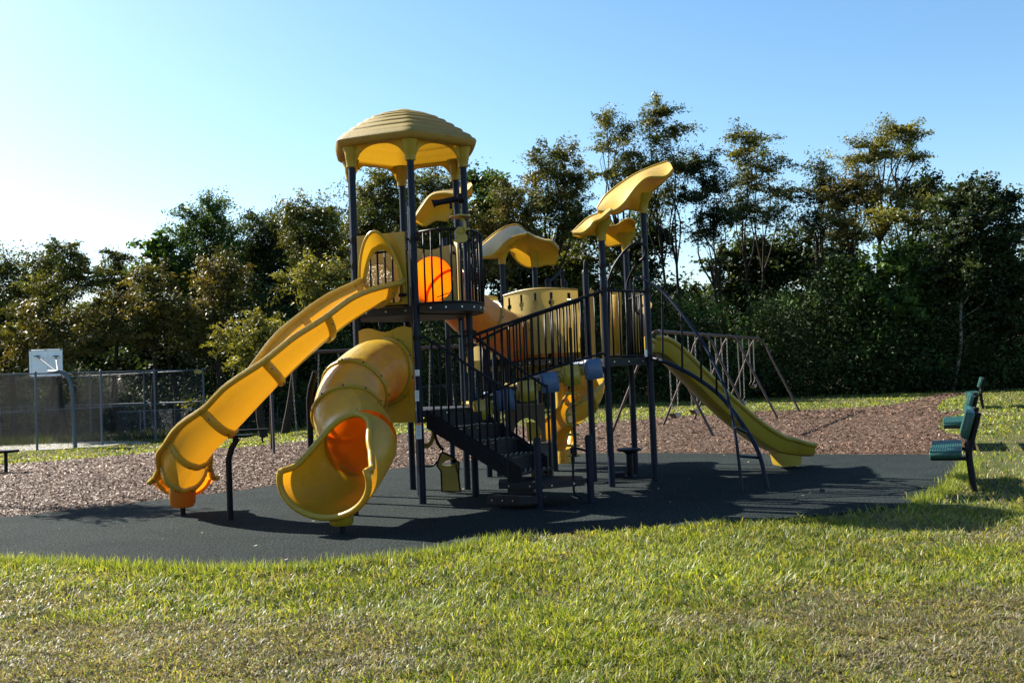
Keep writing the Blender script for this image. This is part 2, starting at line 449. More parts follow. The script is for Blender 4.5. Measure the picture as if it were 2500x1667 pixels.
# grass blades
def patch_dry(x, y):                 # where the lawn is dry and grey
    d = fbm(x, y, 0.55)
    d = d + 0.72 * np.exp(-(((x + 2.5) / 2.0) ** 2 + ((y - 5.7) / 0.75) ** 2)) + 0.5 * np.exp(-(((x - 2.9) / 1.5) ** 2 + ((y - 5.9) / 1.1) ** 2))
    d = d + 0.30 * np.exp(-(((x - 4.1) / 1.3) ** 2 + ((y - 8.3) / 0.8) ** 2)) - 0.18 * np.exp(-((y - 8.9) / 0.8) ** 2)
    return np.clip((d - 0.51) / 0.30, 0, 1)
def grass(N, y0, y1, h, w, dens_edge=False, xr=0.60, cond=None, flop=1.0):
    y = np.sqrt(y0 ** 2 + (y1 ** 2 - y0 ** 2) * RNG.random(N)); x = (RNG.random(N) * 2 - 1) * (y * xr + 0.2)
    ok = ~inpoly(x, y, RUB) & ~inpoly(x, y, MUL)
    if cond is not None: ok &= cond(x, y)
    tuft = .6 * fbm(x + 50, y + 20, 4.2) + .4 * vnoise(x, y, 14.); ok &= RNG.random(N) < 0.22 + 2.0 * np.clip(tuft - 0.33, 0, 1)
    x, y, tuft = x[ok], y[ok], tuft[ok]; m = len(x)
    dry = patch_dry(x, y)
    ln = vnoise(x, y, 1.7) * 6.28 * 1.5 + RNG.normal(0, 1.4, m)
    fl = np.abs(RNG.normal(flop, 0.38, m)) + 0.25 * dry
    H = h * (0.45 + 0.8 * RNG.random(m)) * (0.45 + 1.15 * tuft) * (1 - 0.30 * dry)
    ww = w * (0.6 + 0.8 * RNG.random(m))
    f = np.clip(fl, 0.05, 1.45)
    dx, dy, dz = np.cos(ln) * np.sin(f * .55), np.sin(ln) * np.sin(f * .55), np.cos(f * .55)
    ex, ey, ez = np.cos(ln) * np.sin(np.clip(f * 1.35, 0, 1.75)), np.sin(ln) * np.sin(np.clip(f * 1.35, 0, 1.75)), np.cos(np.clip(f * 1.35, 0, 1.75))
    a = RNG.random(m) * 6.28
    s = np.stack([np.cos(a), np.sin(a), np.zeros(m)], 1) * ww[:, None] * .5
    b = np.stack([x, y, vterrain(x, y) - 0.002], 1)
    mid = b + np.stack([dx, dy, dz], 1) * (H * .55)[:, None]
    tip = mid + np.stack([ex, ey, ez], 1) * (H * .6)[:, None]
    tip[:, 2] = np.maximum(tip[:, 2], b[:, 2] + 0.004)
    vs = np.stack([b - s, b + s, mid + s * .8, mid - s * .8, tip], 1).reshape(-1, 3)
    base = np.arange(m)[:, None] * 5
    fc = np.concatenate([base + np.array([[0, 1, 2]]), base + np.array([[0, 2, 3]]), base + np.array([[3, 2, 4]])], 0)
    g1 = np.array([(0.135, 0.172, 0.020)]); g2 = np.array([(0.225, 0.230, 0.048)]); g3 = np.array([(0.048, 0.088, 0.014)]); d1 = np.array([(0.22, 0.19, 0.12)]); d2 = np.array([(0.145, 0.125, 0.085)])
    t = RNG.random((m, 1)); col = np.where(t < .45, g1, np.where(t < .75, g2, g3)) * (0.7 + 0.6 * RNG.random((m, 1)))
    big = vnoise(x, y, 0.8)[:, None]; col = col * (0.75 + .5 * big)
    col = col * 1.0
    isd = RNG.random((m, 1)) < (0.10 + 0.68 * dry[:, None]); dc = np.where(RNG.random((m, 1)) < .5, d1, d2) * (0.5 + .65 * RNG.random((m, 1)))
    col = np.where(isd, dc, col)
    return vs, fc, np.concatenate([col, col, col], 0)
def join(ps):
    vs, fs, cs, b = [], [], [], 0
    for v, f, c in ps:
        vs.append(v); fs.append(f + b); cs.append(c); b += len(v)
    return np.concatenate(vs), np.concatenate(fs), np.concatenate(cs)
v, f, c = join([grass(250000, 4.3, 6.6, 0.066, 0.0070), grass(200000, 6.6, 9.8, 0.070, 0.0090), grass(50000, 9.6, 13.0, 0.09, 0.012, cond=lambda x, y: x > 2)])
tag(fastmesh('lawn_grass', v, f, BLADE, colors=c, kind='stuff'), 'sunlit uneven lawn grass with dry patches in front of the playground', 'grass')
# grass along the rubber edge: taller, upright fringe
pts = np.array(RUB); seg = [(pts[i], pts[(i + 1) % len(pts)]) for i in range(len(pts))]
fr = []
def fringe(N):
    L = np.array([np.hypot(*(b - a)) for a, b in seg]); k = RNG.choice(len(seg), N, p=L / L.sum()); t = RNG.random(N)
    A = np.array([s_[0] for s_ in seg])[k]; B = np.array([s_[1] for s_ in seg])[k]; P = A + (B - A) * t[:, None]
    P = P + RNG.normal(0, 0.07, P.shape)
    return P[:, 0], P[:, 1]
def grass_at(x, y, h, w, flop, green=1.0):
    m = len(x); ln = RNG.random(m) * 6.28; f = np.clip(np.abs(RNG.normal(flop, .3, m)), .02, 1.3); H = h * (.5 + .9 * RNG.random(m)); ww = w * (.6 + .8 * RNG.random(m))
    d = lambda q: np.stack([np.cos(ln) * np.sin(q), np.sin(ln) * np.sin(q), np.cos(q)], 1)
    a = RNG.random(m) * 6.28; s = np.stack([np.cos(a), np.sin(a), np.zeros(m)], 1) * ww[:, None] * .5
    b = np.stack([x, y, vterrain(x, y)], 1); mid = b + d(f * .5) * (H * .55)[:, None]; tip = mid + d(f * 1.3) * (H * .6)[:, None]
    vs = np.stack([b - s, b + s, mid + s * .8, mid - s * .8, tip], 1).reshape(-1, 3)
    base = np.arange(m)[:, None] * 5; fc = np.concatenate([base + np.array([[0, 1, 2]]), base + np.array([[0, 2, 3]]), base + np.array([[3, 2, 4]])], 0)
    col = np.where(RNG.random((m, 1)) < .5, np.array([(0.13, 0.18, 0.025)]), np.array([(0.18, 0.20, 0.045)])) * (.6 + .7 * RNG.random((m, 1))) * green
    return vs, fc, np.concatenate([col, col, col], 0)
x, y = fringe(34000)
nearside = (y < 9.3) | ((x > 4.2) & (y < 14.5))
ok = nearside & ((x > 3.2) | (y < 9.6))
x, y = x[ok], y[ok]
v, f, c = grass_at(x, y, 0.085, 0.0065, 0.5)
tag(fastmesh('edge_grass', v, f, BLADE, colors=c, kind='stuff'), 'taller upright grass fringe along the near edge of the rubber surface', 'grass')
def farcond(x, y): return (y > 13)
v, f, c = join([grass(36000, 13, 24, 0.075, 0.018, cond=lambda x, y: x > 4), grass(120000, 19, 48, 0.07, 0.045, xr=.6)])
tag(fastmesh('far_grass', v, f, BLADE, colors=c, kind='stuff'), 'mown grass strip between the mulch and the trees', 'grass')
# court
P = [G(-200, 1075), G(150, 1077), G(290, 1077), G(366, 1079), G(372, 1083), G(255, 1090), G(100, 1099), G(-200, 1112)]
mb = MB(); mb.v = [(p.x, p.y, terrain(p.x, p.y) + 0.02) for p in P]; mb.f = [tuple(range(len(P)))]
struct(mb.build('court_asphalt', ASPH, smooth_=False))
# ================================================================ PLAY STRUCTURE
HC = V(-1.31, 12.88, 0); HR = 0.82
def hexpt(a, r=HR, z=0.0, c=HC): return V(c.x + r * math.cos(math.radians(a)), c.y + r * math.sin(math.radians(a)), z)
A, B, B2, C_, L0, L1 = [hexpt(a) for a in (-80, -20, 40, 100, 160, 220)]
D_ = V(-1.27, 12.9, 0)
R1, R2, R3, G1 = V(1.245, 13.04, 0), V(1.88, 13.5, 0), V(1.75, 14.6, 0), V(1.07, 13.8, 0)
E1, F0, F1, F2 = V(0.6, 15.4, 0), V(-1.07, 16.5, 0), V(-0.11, 16.0, 0), V(0.43, 16.5, 0)
N1, N2 = V(0.24, 11.3, 0), V(0.85, 11.55, 0)
DU, DL, DR, DF = 2.45, 1.16, 1.72, 1.80
PS = thing('play_structure', 'large yellow and navy playground climber with slides, tower roof and leaf canopies', 'play structure', (0, 13, 0))
PR = 0.0445
def at(p, z): return V(p.x, p.y, z)
# posts
def post(p, h, cap=False, r=PR, m=NAVY, bands=()):
    mb = MB().tube([at(p, 0), at(p, h)], r, 16)
    o = mb.build('post', m, PS)
    if cap:
        MB().tube([at(p, h - .03), at(p, h + .01), at(p, h + .035), at(p, h + .045)], [r * 1.12, r * 1.12, r * .8, r * .3], 14).build('post_cap', BLACK, o)
    for z in bands:
        MB().tube([at(p, z - .03), at(p, z + .03)], r * 1.25, 14).box(at(p, z) + V(r * 1.5, 0, 0), (.04, .03, .035)).box(at(p, z) + V(-r * 1.5, 0, 0), (.035, .03, .035)).build('clamp', BLACK, o)
    return o
pA = post(A, 4.35, bands=(3.27, 2.05)); post(B, 4.35, bands=(3.3, 2.12, 1.95)); post(B2, 4.35, bands=(3.25,)); post(C_, 4.35); post(L0, 4.35, bands=(3.3,)); pL = post(L1, 4.35, bands=(3.32, 3.0))
post(D_, 3.86, True); pR1 = post(R1, 3.38, bands=(2.95, 2.63)); pR2 = post(R2, 3.80, bands=(2.63, 1.72)); post(R3, 3.42, bands=(2.6,)); post(G1, 2.95, True); post(E1, 3.0, True)
post(F0, 3.9); post(F1, 3.46, bands=(2.75,)); post(F2, 3.44); post(N1, .78, True, r=.042); post(N2, .77, True, r=.042)
post(V(-.27, 15.0, 0), 2.0, True); post(V(.95, 16.9, 0), 3.1, True)
# decks
def deck(poly, z, th=.10, holes=True):
    o = MB().prism([at(p, z) for p in poly], (0, 0, -th)).build('deck', DECK, PS, smooth_=False)
    bm = MB()
    n = len(poly)
    for k in range(n):
        a, b = at(poly[k], z - th / 2), at(poly[(k + 1) % n], z - th / 2)
        d = (b - a); L = d.length; d.normalize(); nn = V(d.y, -d.x, 0)
        for i in range(max(1, int(L / .22))):
            p = a + d * (L * (i + .5) / max(1, int(L / .22)))
            bm.tube([p - nn * .002, p + nn * .008], .011, 6)
    bm.build('bolt', BOLT, o)
    return o
hexd = [A, B, B2, C_, L0, L1]
deck(hexd, DU, .11); deck(hexd, DL, .09)
deck([R1, R2, V(2.05, 14.1, 0), R3, V(1.0, 14.7, 0), V(.75, 13.9, 0)], DR, .10)
deck([V(-.4, 15.1, 0), V(.6, 14.9, 0), V(1.0, 15.6, 0), V(.95, 16.4, 0), V(.4, 16.8, 0), V(-.5, 16.4, 0)], DF, .10)
deck([V(.75, 13.95, 0), V(1.0, 14.72, 0), V(.62, 15.0, 0), V(-.1, 15.1, 0)], DR + .04, .08)
# tower roof
def rh(phi, R):                       # softened hexagon radius
    d = ((math.degrees(phi) + 80 + 3600) % 60) - 30
    hx = R * math.cos(math.radians(30)) / math.cos(math.radians(d))
    return hx * 0.85 + R * 0.95 * 0.15
NS = 96
def hring(R, z, rnd=0.0, zf=None):
    out = []
    for k in range(NS):
        ph = 2 * math.pi * k / NS
        r = rh(ph, R) * (1 - rnd) + R * .93 * rnd
        zz = z if zf is None else zf(ph)
        out.append(V(HC.x + r * math.cos(ph), HC.y + r * math.sin(ph), zz))
    return out
rows = [hring(.90, 4.50), hring(.97, 4.50), hring(1.015, 4.53), hring(1.03, 4.575), hring(1.01, 4.61), hring(.975, 4.625)]
NC = 7
for i in range(NC):                   # overlapping shingle courses
    t0, t1 = i / NC, (i + 1) / NC
    def dome(t): return .96 * (1 - t) + .17 * t, 4.625 + .40 * (math.sin(t * math.pi / 2 * .94)) + .0 * t
    r0, z0 = dome(t0); r1, z1 = dome(t1)
    rows += [hring(r0, z0 + .022, t0 * .8), hring(r0 * .8 + r1 * .2, z0 * .75 + z1 * .25 + .026, t0 * .8), hring(r1 + .012, z1 + .004, t1 * .8), hring(r1 + .004, z1 + .001, t1 * .8)]
rows += [hring(.165, 5.035, 1), hring(.16, 5.065, 1), hring(.12, 5.085, 1), hring(.06, 5.092, 1), hring(.01, 5.094, 1)]
roof = MB().grid(rows, closeu=True).build('tower_roof', ROOF, PS, label='hexagonal dome roof moulded in weathered yellow shingle courses')
def skz(ph):
    d = abs(((math.degrees(ph) + 80 + 3600) % 60) - 30) / 30.0      # 0 mid face, 1 at a corner
    d = 1 - (1 - d)
    e = max(0.0, min(1.0, (d - .0) / .84))
    return 4.50 - .22 * (1 - math.sqrt(max(0, 1 - e ** 2.4)))
sk = [hring(.93, 4.53), hring(.885, 4.50), [p for p in hring(.865, 4.4, 0, lambda ph: max(skz(ph), 4.27) * .5 + 2.26)], hring(.845, 4.3, 0, lambda ph: skz(ph))]
sk2 = [hring(.83, 4.3, 0, lambda ph: skz(ph)), hring(.82, 4.62)]
MB().grid(sk, closeu=True).grid([sk[-1], sk2[0]], closeu=True).build('arched_skirt', YEL, roof)
for p in (A, B, B2, C_, L0, L1):
    MB().tube([at(p, 4.24), at(p, 4.25), at(p, 4.33), at(p, 4.34), at(p, 4.42), at(p, 4.52)], [.050, .066, .070, .076, .082, .12], 16).build('post_socket', YEL, roof)
# railings
bal_me = bpy.data.meshes.new('baluster')
_t = MB().tube([(0, 0, 0), (0, 0, 1)], .0125, 8); bal_me.from_pydata([tuple(p) for p in _t.v], [], _t.f); bal_me.materials.append(BLACK)
bal_me.polygons.foreach_set('use_smooth', [len(p.vertices) == 4 for p in bal_me.polygons])
def railing(top, bot, n, r=.02, rb=.016, ends=True, label=None, bottom=True, scale=1.0):
    top = smooth(top, 6); bot = smooth(bot, 6)
    o = MB().tube(top, r, 10).build('railing', BLACK, PS, label=label)
    if bottom: MB().tube(bot, rb, 8).build('bottom_rail', BLACK, o)
    T = resample(top, n + 2); Bt = resample(bot, n + 2)
    for i in range(1, n + 1):
        b, t = Bt[i], T[i]
        d = t - b
        q = d.to_track_quat('Z', 'Y').to_euler()
        inst(bal_me, 'baluster', o, b, q, (scale, scale, d.length))
    return o
# crow's nest balcony
plan = [V(-1.12, 12.02, 0), V(-.92, 11.86, 0), V(-.66, 11.84, 0), V(-.46, 12.0, 0), V(-.36, 12.28, 0), V(-.35, 12.62, 0), V(-.44, 13.0, 0), V(-.62, 13.33, 0)]
railing([at(p, 3.34) for p in plan], [at(p, DU + .01) for p in plan], 17, r=.018, label='bowed balcony railing of black bars')
sp = smooth(plan, 6)
bal = MB().prism([at(p, DU - .0) for p in sp], (0, 0, -.095)).build('balcony_floor', DECK, PS, smooth_=False)
bm = MB()
for p in resample(sp, 12)[1:-1]:
    d = (p - at(HC, 0)); d.z = 0; d.normalize(); bm.tube([at(p, DU - .05) - d * .01, at(p, DU - .05) + d * .012], .012, 6)
bm.build('bolt', BOLT, bal)
# panels between two posts
def frame2(p, q):
    d = (q - p); d.z = 0; L = d.length; d.normalize(); return d, V(d.y, -d.x, 0), L
def loop_panel(name, p, q, outline, hole, mat_, th=.02, off=0.0, label=None):
    """outline and hole given in (along, z); same count"""
    d, nn, L = frame2(p, q)
    f = lambda a: [at(p, 0) + d * s + V(0, 0, z) + nn * off for s, z in a]
    if hole is None: return MB().prism(f(outline), nn * th).build(name, mat_, PS, label=label)
    return MB().ring_frame(f(outline), f(hole), nn * th).build(name, mat_, PS, label=label)
def rectloop(s0, s1, z0, z1, n=40, wav=0.0):
    out = []
    per = [(s0, z0), (s1, z0), (s1, z1), (s0, z1)]
    m = n // 4
    for k in range(4):
        a, b = per[k], per[(k + 1) % 4]
        for i in range(m):
            t = i / m; s = a[0] + (b[0] - a[0]) * t; z = a[1] + (b[1] - a[1]) * t
            if k == 2: z += wav * math.sin(t * math.pi * 3)
            out.append((s, z))
    return out
def circloop(cs, cz, r, n=40, rz=None):
    return [(cs + r * math.cos(2 * math.pi * k / n - math.pi * .75), cz + (rz or r) * math.sin(2 * math.pi * k / n - math.pi * .75)) for k in range(n)]
# tube slide 1 : panel, tube, mouth
dA, nA, LA = frame2(L1, A)            # face L1-A; outward normal
if nA.dot(HC * 1.0 - at(A, 0)) > 0: nA = -nA
mid = (L1 + A) / 2
cz1 = 1.66; c1 = at(mid, cz1)
loop_panel('tube_entry_panel', L1, A, rectloop(.06, LA - .03, 1.02, 2.17, 48, .03), circloop(LA / 2, cz1, .36, 48), YEL, .03, .05 if frame2(L1, A)[1].dot(nA) > 0 else -.08, label='yellow panel the tube slide leaves through')
def circle(c, ax1, ax2, r, n=36, r2=None): return [c + ax1 * (r * math.cos(2 * math.pi * k / n)) + ax2 * ((r2 or r) * math.sin(2 * math.pi * k / n)) for k in range(n)]
def sweep(path, rfun, n=36, arc=None):
    """tube rows along a path; rfun(t) gives radius; arc(t) gives the half opening angle of the top in radians"""
    rows, frames = [], []
    N = len(path)
    for i, p in enumerate(path):
        t = (path[min(i + 1, N - 1)] - path[max(i - 1, 0)]).normalized()
        sd = t.cross(V(0, 0, 1)).normalized(); up = sd.cross(t).normalized()
        frames.append((p, t, sd, up)); rows.append(None)
        u = i / (N - 1); r = rfun(u)
        rx, ry = r if isinstance(r, tuple) else (r, r)
        op = arc(u) if arc else 0
        ring = []
        for k in range(n + 1):
            a = math.pi / 2 + op + (2 * math.pi - 2 * op) * k / n
            ring.append(p + sd * (rx * math.cos(a)) + up * (ry * math.sin(a)))
        rows[i] = ring
    return rows, frames
tp = smooth([c1 + nA * .03, c1 + nA * .28 + V(-.05, 0, -.015), V(-1.86, 11.50, 1.45), V(-1.90, 11.18, 1.18), V(-1.74, 10.86, .98), V(-1.66, 10.62, .88)], 7)
rows, fr_ = sweep(tp, lambda u: .385)
ts = MB().grid(rows).build('tube_slide', YELT, PS, label='short curved yellow tube slide with flared open mouth')
def ringband(fr, r, w=.045, mt=YEL, par=ts, bolts=10, rim=.028):
    p, t, sd, up = fr
    rws = [[p + t * dz + sd * (q * math.cos(2 * math.pi * k / 36)) + up * (q * math.sin(2 * math.pi * k / 36)) for k in range(36)] for dz, q in ((-w / 2, r), (-w / 2, r + rim * .8), (-w / 4, r + rim), (w / 4, r + rim), (w / 2, r + rim * .8), (w / 2, r))]
    o = MB().grid(rws, closeu=True).build('flange', mt, par)
    mb = MB()
    for k in range(bolts):
        a = 2 * math.pi * k / bolts + .2; q = p + sd * ((r + rim) * math.cos(a)) + up * ((r + rim) * math.sin(a)); d = (sd * math.cos(a) + up * math.sin(a))
        mb.tube([q - d * .005, q + d * .012], .011, 6)
    mb.build('bolt', BROWN, par)
    return o
NF = len(fr_)
ringband(fr_[1], .385, .05, rim=.045); ringband(fr_[int(NF * .40)], .385); ringband(fr_[int(NF * .60)], .385)
# flared exit
xp = smooth([tp[-1], V(-1.69, 10.45, .80), V(-1.78, 10.24, .67), V(-1.87, 10.04, .585), V(-1.94, 9.86, .56)], 6)
def arc1(u): return 0.0 if u < .10 else min(1.28, 1.28 * ((u - .10) / .62) ** .5)
def rf1(u): return (.385 + .13 * sstep(.2, .95, u), .385 - .02 * u)
rows2, fr2 = sweep(xp, rf1, 36, arc1)
ex = MB().grid(rows2).build('slide_mouth', YELC, ts)
rim = [r_[0] for r_ in rows2] + rows2[-1][1:-1] + [r_[-1] for r_ in reversed(rows2)]
MB().tube(rim, .034, 10).build('rolled_rim', YEL, ts)
ft = V(-1.80, 10.02, 0)
MB().tube([at(ft, .10), at(ft, .12), at(ft, .19)], [.10, .12, .13], 14).build('foot', YEL, ts)
MB().tube([at(ft, 0), at(ft, .12)], .035, 12).build('support_post', BLACK, ts)
MB().tube([V(-1.86, 11.3, 0), V(-1.86, 11.3, .74)], .03, 12).build('support_post', BLACK, ts)
# open slide 1
def channel(path, hw, wall, name, mt, label=None, bank=None, ribs=0, ribm=None, rimr=.026, flatb=.55, lipw=0, exit_mat=None):
    rows, frs = [], []
    N = len(path)
    for i, p in enumerate(path):
        t = (path[min(i + 1, N - 1)] - path[max(i - 1, 0)]).normalized()
        sd = t.cross(V(0, 0, 1)).normalized(); up = sd.cross(t).normalized()
        bk = bank(i / (N - 1)) if bank else 0
        sd, up = sd * math.cos(bk) + up * math.sin(bk), up * math.cos(bk) - sd * math.sin(bk)
        wl = wall(i / (N - 1)) if callable(wall) else wall
        h = hw(i / (N - 1)) if callable(hw) else hw
        prof = []
        for k in range(21):
            a = -1 + 2 * k / 20
            x_ = h * (a * (1.0 - .0)) if abs(a) < flatb else math.copysign(h * (flatb + (1 - flatb) * math.sin((abs(a) - flatb) / (1 - flatb) * math.pi / 2)), a)
            z_ = 0.02 * (a / flatb) ** 2 if abs(a) < flatb else .02 + (wl - .02) * (1 - math.cos((abs(a) - flatb) / (1 - flatb) * math.pi / 2)) ** .9
            if lipw and abs(a) > .93: x_ = math.copysign(h + lipw * (abs(a) - .93) / .07, a); z_ = wl * (1 - .05 * (1 - abs(a)) / .07)
            prof.append((x_, z_))
        rows.append([p + sd * x_ + up * z_ for x_, z_ in prof]); frs.append((p, t, sd, up))
    cut = int(N * .86) if exit_mat else N
    o = MB().grid(rows[:cut + 1]).build(name, mt, PS, label=label)
    if exit_mat: MB().grid(rows[cut:]).build('slide_exit', exit_mat, o)
    MB().tube([r_[0] for r_ in rows], rimr, 8).build('rim', ribm or mt, o)
    MB().tube([r_[-1] for r_ in rows], rimr, 8).build('rim', ribm or mt, o)
    for j in range(ribs):
        i = int((j + .7) / (ribs + .15) * (N - 1)); i = min(i, N - 1)
        r_ = rows[i]; p, t, sd, up = frs[i]
        c = [q - up * .006 + (q - (p + up * .25)).normalized() * .016 for q in r_]
        MB().grid([[q + t * dt + (q - (p + up * .22)).normalized() * dn for q in r_] for dt, dn in ((-.052, 0), (-.045, .024), (-.02, .038), (.02, .038), (.045, .024), (.052, 0))]).build('flange', ribm or mt, o)
        bmm = MB()
        for k in (2, 7, 13, 18):
            q = c[k] + (c[k] - p - up * .22).normalized() * .012; dn = (q - p - up * .22).normalized(); bmm.tube([q, q + dn * .012], .011, 6)
        bmm.build('bolt', BROWN, o)
    return o, rows, frs
c2 = at(mid, DU + .05)
sp1 = smooth([c2 + nA * .02, c2 + nA * .30 + V(0, 0, -.06), V(-2.03, 11.60, 2.16), V(-2.38, 11.30, 1.82), V(-2.76, 11.12, 1.44), V(-3.14, 11.12, 1.07), V(-3.52, 11.24, .77), V(-3.80, 11.46, .52), V(-3.98, 11.74, .32), V(-4.09, 12.06, .24), V(-4.16, 12.30, .225)], 6)
s1, rw, frs = channel(sp1, lambda u: .215 + .030 * sstep(0, .14, u) + .10 * sstep(.86, 1, u) + .007 * math.cos(2 * math.pi * 7.15 * (u - .02)), lambda u: .28 + .07 * sstep(.05, .25, u) - .05 * sstep(.62, .86, u) + .010 * math.cos(2 * math.pi * 7.15 * (u - .02)) - .13 * sstep(.86, 1, u), 'open_slide', YELC, label='long curved yellow open slide with ribbed joints leading left', ribs=7, bank=lambda u: .14 * (1 - sstep(.0, .5, u)) * sstep(0, .08, u) - .12 * sstep(.35, .8, u) * (1 - sstep(.85, 1, u)), ribm=YEL, rimr=.036, flatb=.22, lipw=.05, exit_mat=YELG)
ft = V(-4.05, 11.92, 0)
MB().tube([at(ft, .12), at(ft, .17), at(ft, .36)], [.12, .15, .16], 14).build('foot', YELG, s1)
MB().tube([at(ft, 0), at(ft, .2)], .032, 12).build('support_post', BLACK, s1)
MB().tube([V(-3.31, 11.34, 0), V(-3.31, 11.34, .72), V(-3.27, 11.34, .84), V(-3.2, 11.36, .95)], [.035, .035, .035, .03], 12).box(V(-3.2, 11.37, .97), (.26, .18, .03)).build('support_post', BLACK, s1)
MB().tube([V(-2.42, 11.62, 0), V(-2.42, 11.62, 1.35), V(-2.38, 11.55, 1.5), V(-2.3, 11.45, 1.68)], .036, 12).build('support_post', BLACK, s1)
# hood panel on the upper face
d_, n_, L_ = frame2(L1, A); sgn = 1 if n_.dot(nA) > 0 else -1
out = rectloop(.08, L_ - .08, DU + .02, 3.36, 48)
hole = [(L_ / 2 + .26 * math.copysign(abs(math.cos(a)) ** .8, math.cos(a)), DU + .05 + .66 * (max(0, math.sin(a)) ** .8)) for a in [2 * math.pi * k / 48 - math.pi * .75 for k in range(48)]]
hp = loop_panel('slide_hood_panel', L1, A, out, hole, YEL, .03 * sgn, .05 * sgn, label='yellow panel with pointed arch hood over the upper slide')
hr = []
for q in range(5):
    s_ = q / 4; row = []
    for k in range(25):
        a = math.pi * k / 24
        w_ = .26 + .05 * math.sin(s_ * 1.6); hh = .66 + .16 * s_ * math.sin(a) ** 2 + .0
        row.append(at(L1, 0) + d_ * (L_ / 2 + w_ * math.cos(a)) + V(0, 0, DU + .05 + .05 * s_ + hh * math.sin(a) ** .85) + nA * (.08 + .17 * s_ * (math.sin(a) ** 1.3)))
    hr.append(row)
hh_ = MB().grid(hr).build('arch_hood', YEL, hp)
MB().tube(hr[-1], .018, 8).build('hood_rim', YEL, hp)
MB().box(at(L1, DU + .13) + d_ * .12 + nA * .1, (.1, .03, .04), math.atan2(d_.y, d_.x)).box(at(L1, DU + .13) + d_ * (L_ - .12) + nA * .1, (.1, .03, .04), math.atan2(d_.y, d_.x)).build('clip', BLACK, hp)
# bars behind the hood
railing([at(L1, 3.15) + d_ * .1 - nA * .02, at(A, 3.15) - d_ * .1 - nA * .02], [at(L1, DU + .02) + d_ * .1 - nA * .02, at(A, DU + .02) - d_ * .1 - nA * .02], 5)
# back panels of the tower
d3, n3, L3 = frame2(C_, L0)
loop_panel('window_panel', C_, L0, rectloop(.05, L3 - .05, DU + .03, 3.32, 40), circloop(L3 * .5, 2.93, .215, 40), CREAM, .02)
BUB = mat('scratched_bubble_painted_glints', (0.4, 0.38, 0.33), 0.2, (0.6, 0.56, 0.45), 0.45)
t_ = BUB.node_tree; nz = t_.nodes.new('ShaderNodeTexVoronoi'); nz.inputs['Scale'].default_value = 38; tcn = t_.nodes.new('ShaderNodeTexCoord'); t_.links.new(tcn.outputs['Object'], nz.inputs['Vector'])
cr = t_.nodes.new('ShaderNodeValToRGB'); cr.color_ramp.elements[0].color = (.75, .70, .58, 1); cr.color_ramp.elements[1].color = (.10, .07, .03, 1); cr.color_ramp.elements[0].position = .18; cr.color_ramp.elements[1].position = .34  # pale cells on brown put the sun sparkle into the window's colour
t_.links.new(nz.outputs[0], cr.inputs[0]); t_.links.new(cr.outputs[0], t_.nodes['Principled BSDF'].inputs['Base Color'])
trn = [n for n in t_.nodes if n.type == 'BSDF_TRANSLUCENT'][0]; t_.links.new(cr.outputs[0], trn.inputs[0])
cc = at(C_, 2.93) + d3 * (L3 * .5)
MB().grid([[cc + n3 * (.09 * math.cos(q * math.pi / 12)) + d3 * (.215 * math.sin(q * math.pi / 12) * math.cos(2 * math.pi * k / 24)) + V(0, 0, .215 * math.sin(q * math.pi / 12) * math.sin(2 * math.pi * k / 24)) for k in range(24)] for q in range(7)], closeu=True).build('bubble_window', BUB, PS, label='round scratched see-through bubble window with painted sun sparkle')
d4, n4, L4 = frame2(B2, C_)
cz2 = 2.90
loop_panel('tube_entry_panel', B2, C_, rectloop(.04, L4 - .04, DU + .03, 3.34, 48, .02), circloop(L4 * .52, cz2, .33, 48), CREAM, .02, label='cream panel with round orange tunnel opening')
railing([at(L0, 3.3), at(L1, 3.3)], [at(L0, DU + .05), at(L1, DU + .05)], 7)
# spiral tube slide behind
ce = at(B2, cz2) + d4 * (L4 * .52)
nB = n4 if n4.dot(ce - at(HC, cz2)) > 0 else -n4
sp2 = smooth([ce, ce + nB * .35 + V(0, 0, -.03), V(-.62, 14.25, 2.50), V(-.25, 14.55, 2.25), V(.02, 14.95, 2.10), V(.12, 15.4, 2.0), V(.14, 15.8, 1.98)], 6)
rows3, fr3 = sweep(sp2, lambda u: .335 + .008 * math.sin(u * 60), 30)
ts2 = MB().grid(rows3).build('tube_slide', YELT, PS, label='spiral orange yellow tube slide behind the tower')
for q in (.22, .45, .62, .8, .98): ringband(fr3[int(q * (len(fr3) - 1))], .335, .045, YELT, ts2, 8)
MB().tube([V(-.42, 14.95, 0), V(-.42, 14.95, 2.7)], .045, 12).build('support_post', NAVY, ts2)
mbm = MB()
for k in range(3):                    # raised slots moulded in the elbow wall
    q = ce + nB * .33 + V(.02 + .03 * k, 0, -.16 - .04 * k); mbm.tube([q - d4 * .09, q + d4 * .09 + V(0, 0, -.05)], .008, 6)
mbm.build('vent_slot', BLACK, ts2)
